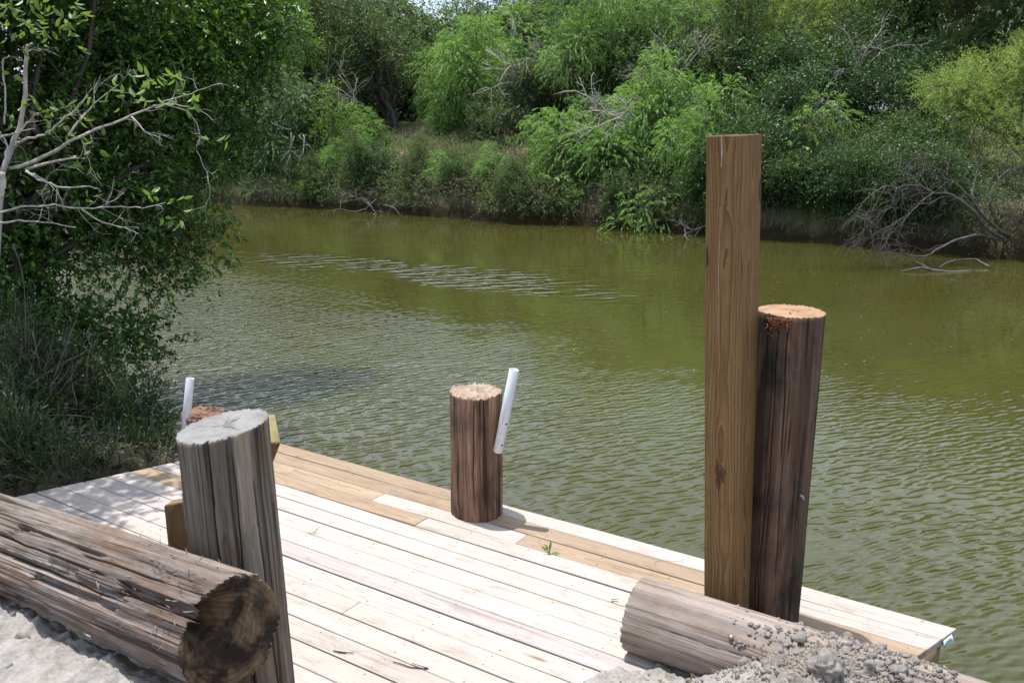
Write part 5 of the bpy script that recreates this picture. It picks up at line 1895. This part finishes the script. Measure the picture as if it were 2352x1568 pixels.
rng = np.random.default_rng(61)
root = on_ground(-3.95, 6.9)
sh = empty('half_dead_shrub', root, 'pale grey branched shrub with few fresh leaves at the left edge', 'shrub')
bf = Buf()
BR = [([(-60, 2300), (-40, 1900), (0, 1400), (20, 1180), (100, 960), (150, 800), (175, 500), (182, 330), (220, 300)], .030, .010, 7.0),
      ([(60, 1150), (300, 1080), (470, 970), (640, 890), (900, 790), (1100, 710), (1280, 730)], .017, .005, 7.0),
      ([(180, 1160), (420, 1090), (540, 1080)], .013, .005, 6.9), ([(180, 1170), (300, 1240), (420, 1280), (620, 1275), (690, 1310)], .011, .003, 6.8),
      ([(100, 1000), (140, 960), (270, 930), (380, 860), (520, 740), (600, 650)], .013, .004, 6.9), ([(470, 930), (530, 840), (640, 710), (810, 580)], .010, .003, 6.8),
      ([(-20, 1460), (150, 1415), (380, 1405), (580, 1425), (780, 1410), (980, 1420), (1130, 1385)], .010, .003, 6.9), ([(-20, 1520), (180, 1510), (330, 1525), (520, 1555)], .009, .003, 6.8),
      ([(560, 1430), (680, 1510), (860, 1559), (950, 1600)], .007, .003, 6.8), ([(900, 800), (1000, 900), (1110, 955)], .006, .002, 6.8), ([(1100, 710), (1290, 770), (1370, 920), (1340, 1000), (1390, 1130), (1420, 1200)], .005, .002, 7.0),
      ([(0, 940), (120, 905), (240, 880)], .009, .004, 6.8), ([(130, 900), (200, 830), (235, 775)], .008, .003, 6.8), ([(15, 1180), (20, 1280), (5, 1350)], .022, .012, 6.7), ([(20, 1170), (50, 1000), (0, 900)], .012, .004, 6.9),
      ([(30, 850), (35, 650), (20, 430), (60, 380)], .007, .004, 6.8), ([(200, 1190), (320, 1240), (290, 1330)], .006, .003, 6.8), ([(650, 640), (670, 570)], .004, .002, 6.8), ([(1100, 700), (1300, 640), (1510, 570)], .005, .002, 6.9)]
ends = []
for pts, r0, r1, Y_ in BR:
    P = smooth_path([zl(px2, py2, Y_ + 0.10 * math.sin(px2 * 0.01)) for px2, py2 in pts], 4, rng, 0.004)
    bf.tube(P, np.linspace(r0, r1, len(P)), 6)
    ends.append(P)
    for j in range(max(2, len(P) // 4)):
        i = rng.integers(len(P) // 3, len(P))
        grow(bf, rng, P[i], norm(P[i] - P[i - 1]) + rng.normal(0, 0.7, 3), rng.uniform(0.08, 0.30), 0.0028, 1, (0, 0, -0.2), 0.7, 3)
bf.make('branches', M['bark_pale'], sh, root)
CL = [(110, 60, .13, 26), (200, 120, .13, 26), (60, 170, .12, 22), (240, 210, .14, 26), (430, 50, .10, 18), (440, 120, .08, 12), (400, 200, .08, 12), (1000, 625, .06, 9), (1140, 620, .07, 12), (1230, 660, .06, 10), (1270, 720, .06, 9), (960, 710, .06, 9), (870, 710, .05, 8),
      (490, 820, .07, 9), (380, 790, .06, 8), (300, 780, .05, 8), (400, 900, .05, 6), (640, 1080, .06, 9), (680, 1150, .06, 9), (1430, 950, .05, 7), (1060, 1420, .05, 7), (500, 1380, .06, 8), (760, 800, .04, 6), (30, 500, .08, 8), (60, 800, .06, 8), (1230, 1470, .06, 8)]
L_all = []
for (x_, y_, r_, n_) in CL:
    lob1 = [[*zl(x_, y_, 6.95), r_, r_, r_ * 0.8]]
    V, polys, rnd, S, E = foliage(rng, lob1, max(3, int(n_ / 1.9)), 'sprig', 0.0, 0.1)
    V = V.reshape(-1, 6, 3)
    L_all.append((V, rnd.reshape(-1, 6)[:, 0]))
Vl = np.concatenate([a for a, b in L_all])
rl_ = np.concatenate([b for a, b in L_all])
order = np.argsort(-np.linalg.norm(Vl[:, 3] - Vl[:, 0], axis=1))
# one shared leaf shape; each of the largest leaves is an object of its own
Vb, pb_, _ = leaf_arrays(np.zeros((1, 3)), np.array([[1.0, 0, 0]]), np.array([[0, 0, 1.0]]), np.array([1.0]), np.array([0.40]), True)
lo = mk('leaf', Vb, pb_, M['bright'], sh, rnd=np.full(6, 0.5))
first = True
for i in order[:300]:
    q6 = Vl[i]
    ax = Vector(q6[3] - q6[0])
    sd = Vector(q6[1] - q6[5])
    ln = ax.length
    X_ = ax.normalized()
    Y_ = (sd - X_ * sd.dot(X_)).normalized()
    Z_ = X_.cross(Y_)
    R_ = Matrix((X_, Y_, Z_)).transposed().to_4x4()
    o = lo if first else lo.copy()
    if not first:
        COL.objects.link(o)
        o.parent = sh
    first = False
    o.matrix_local = Matrix.Translation(Vector(q6[0] - root)) @ R_ @ Matrix.Scale(ln, 4)

# ------------------------------------------------------------------ shrubs and grass on the left bank
def shrub(label, lobs, ntw, seed, base, leafm='lance', style='lance', flowers=0, sc=1.0, twig=0.7, barkm='bark_grey'):
    rng = np.random.default_rng(seed)
    lob = np.array([[*spot(x_, y_, Y_), r_, r_, r_ * 0.9] for x_, y_, Y_, r_ in lobs])
    base = on_ground(*base)
    e = empty('shrub', base, label, 'shrub', 'shrubs on the left bank')
    V, polys, rnd, S, E = foliage(rng, lob, int(ntw * 1.6), style, 0.1, 0.0, sc * 1.15)
    mk('foliage', V, polys, M[leafm], e, rnd=rnd, offset=base)
    bf = Buf()
    for i in range(len(lob)):
        for k in range(4):
            P = limb(rng, base + rng.normal(0, .12, 3) * [1, 1, 0], lob[i, :3] + rng.normal(0, .5, 3) * lob[i, 3:6], 6, 0.08)
            bf.tube(P, np.linspace(0.008, 0.003, 6), 4)
    sel = rng.random(len(S)) < twig
    bf.prisms(S[sel] - (E[sel] - S[sel]) * 0.5, E[sel], 0.0026, 0.001)
    bf.make('stems', M[barkm], e, base)
    if flowers:
        top = np.argsort(-E[:, 2] - rng.random(len(E)) * 0.5)[:flowers]
        for i in top:
            c = E[i]
            k = 9
            an = np.arange(k) / k * 2 * PI
            D = np.stack([np.cos(an), np.sin(an), 0.4 + 0 * an], -1)
            V, polys, per = leaf_arrays(np.tile(c, (k, 1)), D, np.tile([0, 0, 1.0], (k, 1)), np.full(k, 0.010), np.full(k, 0.009), False)
            mk('flower', V, polys, M['petal'], e, rnd=np.full(len(V), 0.5), offset=base)
    return e


shrub('dark narrow leaved shrub with yellow flowers at the water left of the dock', [(250, 960, 7.0, .30), (310, 990, 7.1, .22), (350, 1015, 7.1, .14), (200, 1010, 6.8, .30), (270, 1050, 6.8, .22), (330, 1070, 6.8, .14), (385, 1042, 6.9, .07), (330, 930, 7.2, .12), (170, 930, 7.0, .30)], 620, 401, (-3.55, 7.0), flowers=11)
shrub('tall tangled shrub with dry stems at the left edge under the big tree', [(60, 880, 6.9, .42), (130, 900, 7.0, .34), (40, 960, 6.7, .36), (110, 980, 6.7, .30), (20, 800, 7.0, .3), (180, 880, 7.1, .2)], 520, 402, (-4.1, 6.7), flowers=5, twig=1.0)
shrub('low shrub with small leaves between the dark soil and the water', [(120, 1040, 6.5, .20), (200, 1070, 6.5, .18), (260, 1095, 6.5, .12), (60, 1030, 6.4, .2)], 260, 403, (-3.7, 6.4), twig=0.9)
shrub('low dark shrub hugging the left end of the dock planks', [(300, 1070, 6.45, .16), (225, 1092, 6.15, .15), (140, 1100, 5.95, .15), (360, 1056, 6.65, .12), (60, 1085, 5.95, .2), (20, 1040, 6.1, .22)], 420, 404, (-3.6, 6.0), twig=0.9)
# dry stems leaning out of the shrubs
rng = np.random.default_rng(44)
bf = Buf()
for k in range(26):
    dx, dy = rng.uniform(-20, 340), rng.uniform(900, 1090)
    A = spot(dx, dy, rng.uniform(6.3, 7.0))
    B = A + np.array([rng.normal(0.1, 0.35), rng.normal(0, 0.25), rng.uniform(-0.05, 0.5)])
    bf.tube(limb(rng, A, B, 6, 0.12), np.linspace(0.0045, 0.0018, 6), 4)
for (pts, r_) in (([(60, 980), (110, 930), (160, 870), (180, 830)], .007), ([(200, 1120), (235, 1085), (285, 1065)], .008), ([(130, 1010), (200, 1000), (280, 1025), (325, 1050)], .006), ([(90, 1000), (180, 955), (230, 930), (300, 880)], .006), ([(75, 760), (100, 850), (140, 700)], .005), ([(30, 560), (55, 650), (60, 830)], .006), ([(120, 880), (165, 760), (185, 700)], .007), ([(110, 905), (150, 860), (165, 830)], .006)):
    bf.tube(smooth_path([spot(x_, y_, 6.6) for x_, y_ in pts], 4), np.linspace(r_, r_ * 0.4, 4 * (len(pts) - 1) + 1), 5)
tag(bf.make('dry_stems', M['bark_mid']), 'grey dry stems and fallen twigs tangled through the left bank shrubs', 'stems', kind='stuff')
# grass at the dock's left end
rng = np.random.default_rng(45)
n = 22000
x = rng.uniform(-6.4, -2.5, n)
y = rng.uniform(4.4, 8.6, n)
aa = x * DV[0] + y * DV[1]
pp = x * NV[0] + y * NV[1]
ok = (aa > left_end(pp) + 0.04) & (pp < 4.6) & (rng.random(n) < np.clip(0.35 + fbm(x * 1.6, y * 1.6, oct=2, seed=7), 0.02, 1))
x, y = x[ok], y[ok]
P = np.stack([x, y, terrain(x, y) - 0.02], -1)
dry = rng.random(len(x)) < 0.72
tag(blades('litter_grass', P[dry], 0.16, 0.0035, M['dry'], rng, 1.5, rnd_mu=0.35), 'brown dry grass littering the left bank', 'grass', kind='stuff')
tag(blades('green_grass', P[~dry], 0.22, 0.005, M['grass'], rng, 0.8), 'sparse green grass on the left bank', 'grass', kind='stuff')
# fallen leaves on the shaded soil
n = 9000
x = rng.uniform(-6.2, -2.4, n)
y = rng.uniform(4.2, 8.2, n)
aa = x * DV[0] + y * DV[1]
pp = x * NV[0] + y * NV[1]
ok = (aa > left_end(pp) + 0.02) & (pp < 4.4)
x, y = x[ok], y[ok]
an = rng.uniform(0, 6.3, len(x))
D = np.stack([np.cos(an), np.sin(an), rng.normal(0, .3, len(x))], -1)
V, polys, per = leaf_arrays(np.stack([x, y, terrain(x, y) + 0.026], -1), D, rng.normal(0, .5, (len(x), 3)) + [0, 0, 1.0], rng.uniform(.02, .06, len(x)), rng.uniform(.006, .02, len(x)), False)
tag(mk('leaf_litter', V, polys, M['dry'], rnd=np.repeat(np.clip(rng.normal(0.25, 0.3, len(x)), 0, 1), per)), 'brown fallen leaves on the shaded soil at the left end of the dock', 'litter', kind='stuff')
c = on_ground(-3.12, 5.55)
e = empty('weed', c, 'small green leafy weed at the left end of the dock planks', 'weed')
V, polys, rnd, S, E = foliage(rng, [[0, 0, 0.05, .10, .08, .06]], 8, 'lance', 0.1, 0.2, 0.8)
mk('leaves', V, polys, M['bright'], e, rnd=rnd)
e = empty('grass_tuft', on_ground(-3.35, 5.35), 'upright green grass tuft beside the dock end', 'tussock')
blades('blades', rng.normal(0, 1, (26, 3)) * [0.05, 0.05, 0], 0.24, 0.005, M['grass'], rng, 0.7, e)

# ------------------------------------------------------------------ soil clods on the mound
bm = bmesh.new()
bmesh.ops.create_icosphere(bm, subdivisions=2, radius=1.0)
ICO = np.array([v.co for v in bm.verts])
ICF = np.array([[v.index for v in f.verts] for f in bm.faces])
bm.free()
rng = np.random.default_rng(70)
bf = Buf()
for k in range(2700):
    if k < 2350:
        x, y = rng.normal(1.34, 0.34), rng.normal(3.13, 0.18)
    else:
        x, y = (rng.uniform(0.0, 2.2), rng.uniform(2.6, 3.45)) if k < 2550 else (rng.uniform(-2.6, -0.9), rng.uniform(1.7, 2.9))
    aa, pp = np.array([x, y]) @ DV, np.array([x, y]) @ NV
    if pp > 3.62 or x > 2.35 or y < 1.1 or x < -3:
        continue
    r = rng.exponential(0.0034) + 0.0022
    z_ = max(soil_at(x, y), (0.71 + math.sqrt(max(0, 0.172 ** 2 - (pp - 3.485) ** 2)) if aa < 1.4 and abs(pp - 3.485) < 0.17 and 0.95 < x < 1.75 else -9))
    if z_ < 0.5:
        continue
    o_ = rng.uniform(0, 900)
    v = ICO * (1 + 0.55 * fbm(ICO[:, 0] * 1.3 + o_, ICO[:, 1] * 1.3, ICO[:, 2] * 1.3, oct=3, seed=k)[:, None]) * r * rng.uniform(0.65, 1.4, 3)
    bf.add(v + [x, y, z_ + r * 0.1], tris=ICF)
tag(bf.make('dirt_clods', M['clod'], smooth=False), 'loose grey dirt clods heaped over the right log', 'dirt clods', kind='stuff')
bm = bmesh.new()
bmesh.ops.create_icosphere(bm, subdivisions=4, radius=1.0)
V = np.array([v.co for v in bm.verts])
F = np.array([[v.index for v in f.verts] for f in bm.faces])
bm.free()
d_ = 1 + 0.30 * fbm(V[:, 0] * 1.3, V[:, 1] * 1.3, V[:, 2] * 1.3, oct=6, seed=5, gain=0.66)
cpos = ground(1190 + 0, 1500, 0.9)
cpos = np.array([1.225, 3.03, 0.0])
cpos[2] = soil_at(cpos[0], cpos[1]) + 0.022
o = mk('dirt_clod', V * d_[:, None] * [0.056, 0.048, 0.046], [F], M['clod'], smooth=True)
o.location = cpos.tolist()
tag(o, 'large pale dirt clod on top of the heap beside the right log', 'dirt clod')
# straw in the heap
n = 700
x, y = rng.normal(1.32, 0.34, n), rng.normal(3.12, 0.18, n)
zz = np.array([max(soil_at(a, b), 0.6) for a, b in zip(x, y)])
ok = (x * NV[0] + y * NV[1]) < 3.6
x, y, zz = x[ok], y[ok], zz[ok]
n = len(x)
an = rng.uniform(0, 2 * PI, n)
ln = rng.uniform(0.015, 0.06, n)
S = np.stack([x, y, zz + 0.008], -1)
E = S + np.stack([np.cos(an) * ln, np.sin(an) * ln, rng.uniform(-0.1, 0.5, n) * ln], -1)
bf = Buf()
bf.prisms(S, E, 0.0013, 0.0008)
tag(bf.make('straw', M['dry_straw'] if 'dry_straw' in M else plain('straw', (0.52, 0.43, 0.29), 0.7)), 'bits of dry straw in the dirt heap', 'straw', kind='stuff')

# ------------------------------------------------------------------ small things lying on the planks
def deckp(dx, dy, up=0.0):
    g_ = ground(dx, dy, DECK_Z)
    g_[2] = DECK_Z + up
    return g_


bf = Buf()
bf.tube(smooth_path([deckp(903, 1521, .006), deckp(925, 1528, .008), deckp(945, 1534, .006), deckp(984, 1537, .006)], 4), np.linspace(.0022, .0028, 13), 6)
bf.tube(smooth_path([deckp(945, 1524, .007), deckp(962, 1531, .009), deckp(984, 1537, .008)], 4), np.linspace(.0014, .0022, 9), 6)
tag(bf.make('twig', M['bark']), 'forked dark twig lying on the deck planks near the bottom', 'twig', 'twigs on the deck')
bf = Buf()
bf.tube([deckp(766, 1496, .006), deckp(790, 1500, .007), deckp(812, 1501, .006)], [.0028, .0024, .002], 6)
bf.tube([deckp(775, 1499, .005), deckp(795, 1502, .006)], [.0016, .0012], 5)
tag(bf.make('twig', M['bark']), 'short straight dark twig lying on the deck planks', 'twig', 'twigs on the deck')
bf = Buf()
bf.tube(smooth_path([deckp(708, 1222, .004), deckp(722, 1226, .004), deckp(733, 1218, .03), deckp(728, 1222, .02), deckp(720, 1224, .004)], 4), .0012, 5)
tag(bf.make('wire_bit', M['bark']), 'thin curled wire bit on the planks right of the grey pile', 'wire')
bf = Buf()
bf.tube(smooth_path([deckp(1505, 1298, .004), deckp(1507, 1290, .004), deckp(1525, 1288, .004), deckp(1560, 1289, .004), deckp(1572, 1286, .004)], 4), .0009, 5)
tag(bf.make('thread', M['bark_grey']), 'fine thread lying on the outer white plank left of the square post', 'thread')
c = deckp(1262, 1272)
e = empty('weed_sprig', c, 'small green sprig poking up between planks in front of the centre pile', 'weed')
rng = np.random.default_rng(9)
bf = Buf()
DD = []
PP = []
for k, (dx_, dz_, dy_) in enumerate(((-.045, .05, 0), (.008, .085, 0.01), (.04, .012, -.01), (-.01, .03, -.02), (.075, .008, .0), (.0, .06, .0), (-.03, .075, .0))):
    tip = np.array([dx_, dy_, dz_])
    bf.tube([(0, 0, 0), tip * 0.6], [.0022, .0014], 5)
    PP.append(tip * 0.35)
    DD.append(tip)
bf.make('stem', M['bright'], e)
V, polys, per = leaf_arrays(np.array(PP), np.array(DD), np.tile([0.2, -0.7, 0.7], (7, 1)), np.array([.05, .055, .035, .03, .035, .04, .04]), np.full(7, .016), True)
mk('leaves', V, polys, M['willow'], e, rnd=np.full(len(V), 0.5))
c = deckp(1402, 1380, .006)
V, polys, per = leaf_arrays(np.array([[0, 0, 0], [0.02, 0.005, 0.0]]), np.array([[1, 0.2, 0.15], [0.8, -0.3, 0.2]]), np.tile([0, 0, 1.0], (2, 1)), np.array([.03, .028]), np.array([.014, .012]), True)
o = mk('fallen_leaf', V, polys, M['bright'], rnd=np.full(len(V), 0.4))
o.location = c.tolist()
tag(o, 'fallen green leaf on the planks left of the right log end', 'leaf')
c = deckp(1312, 1213)
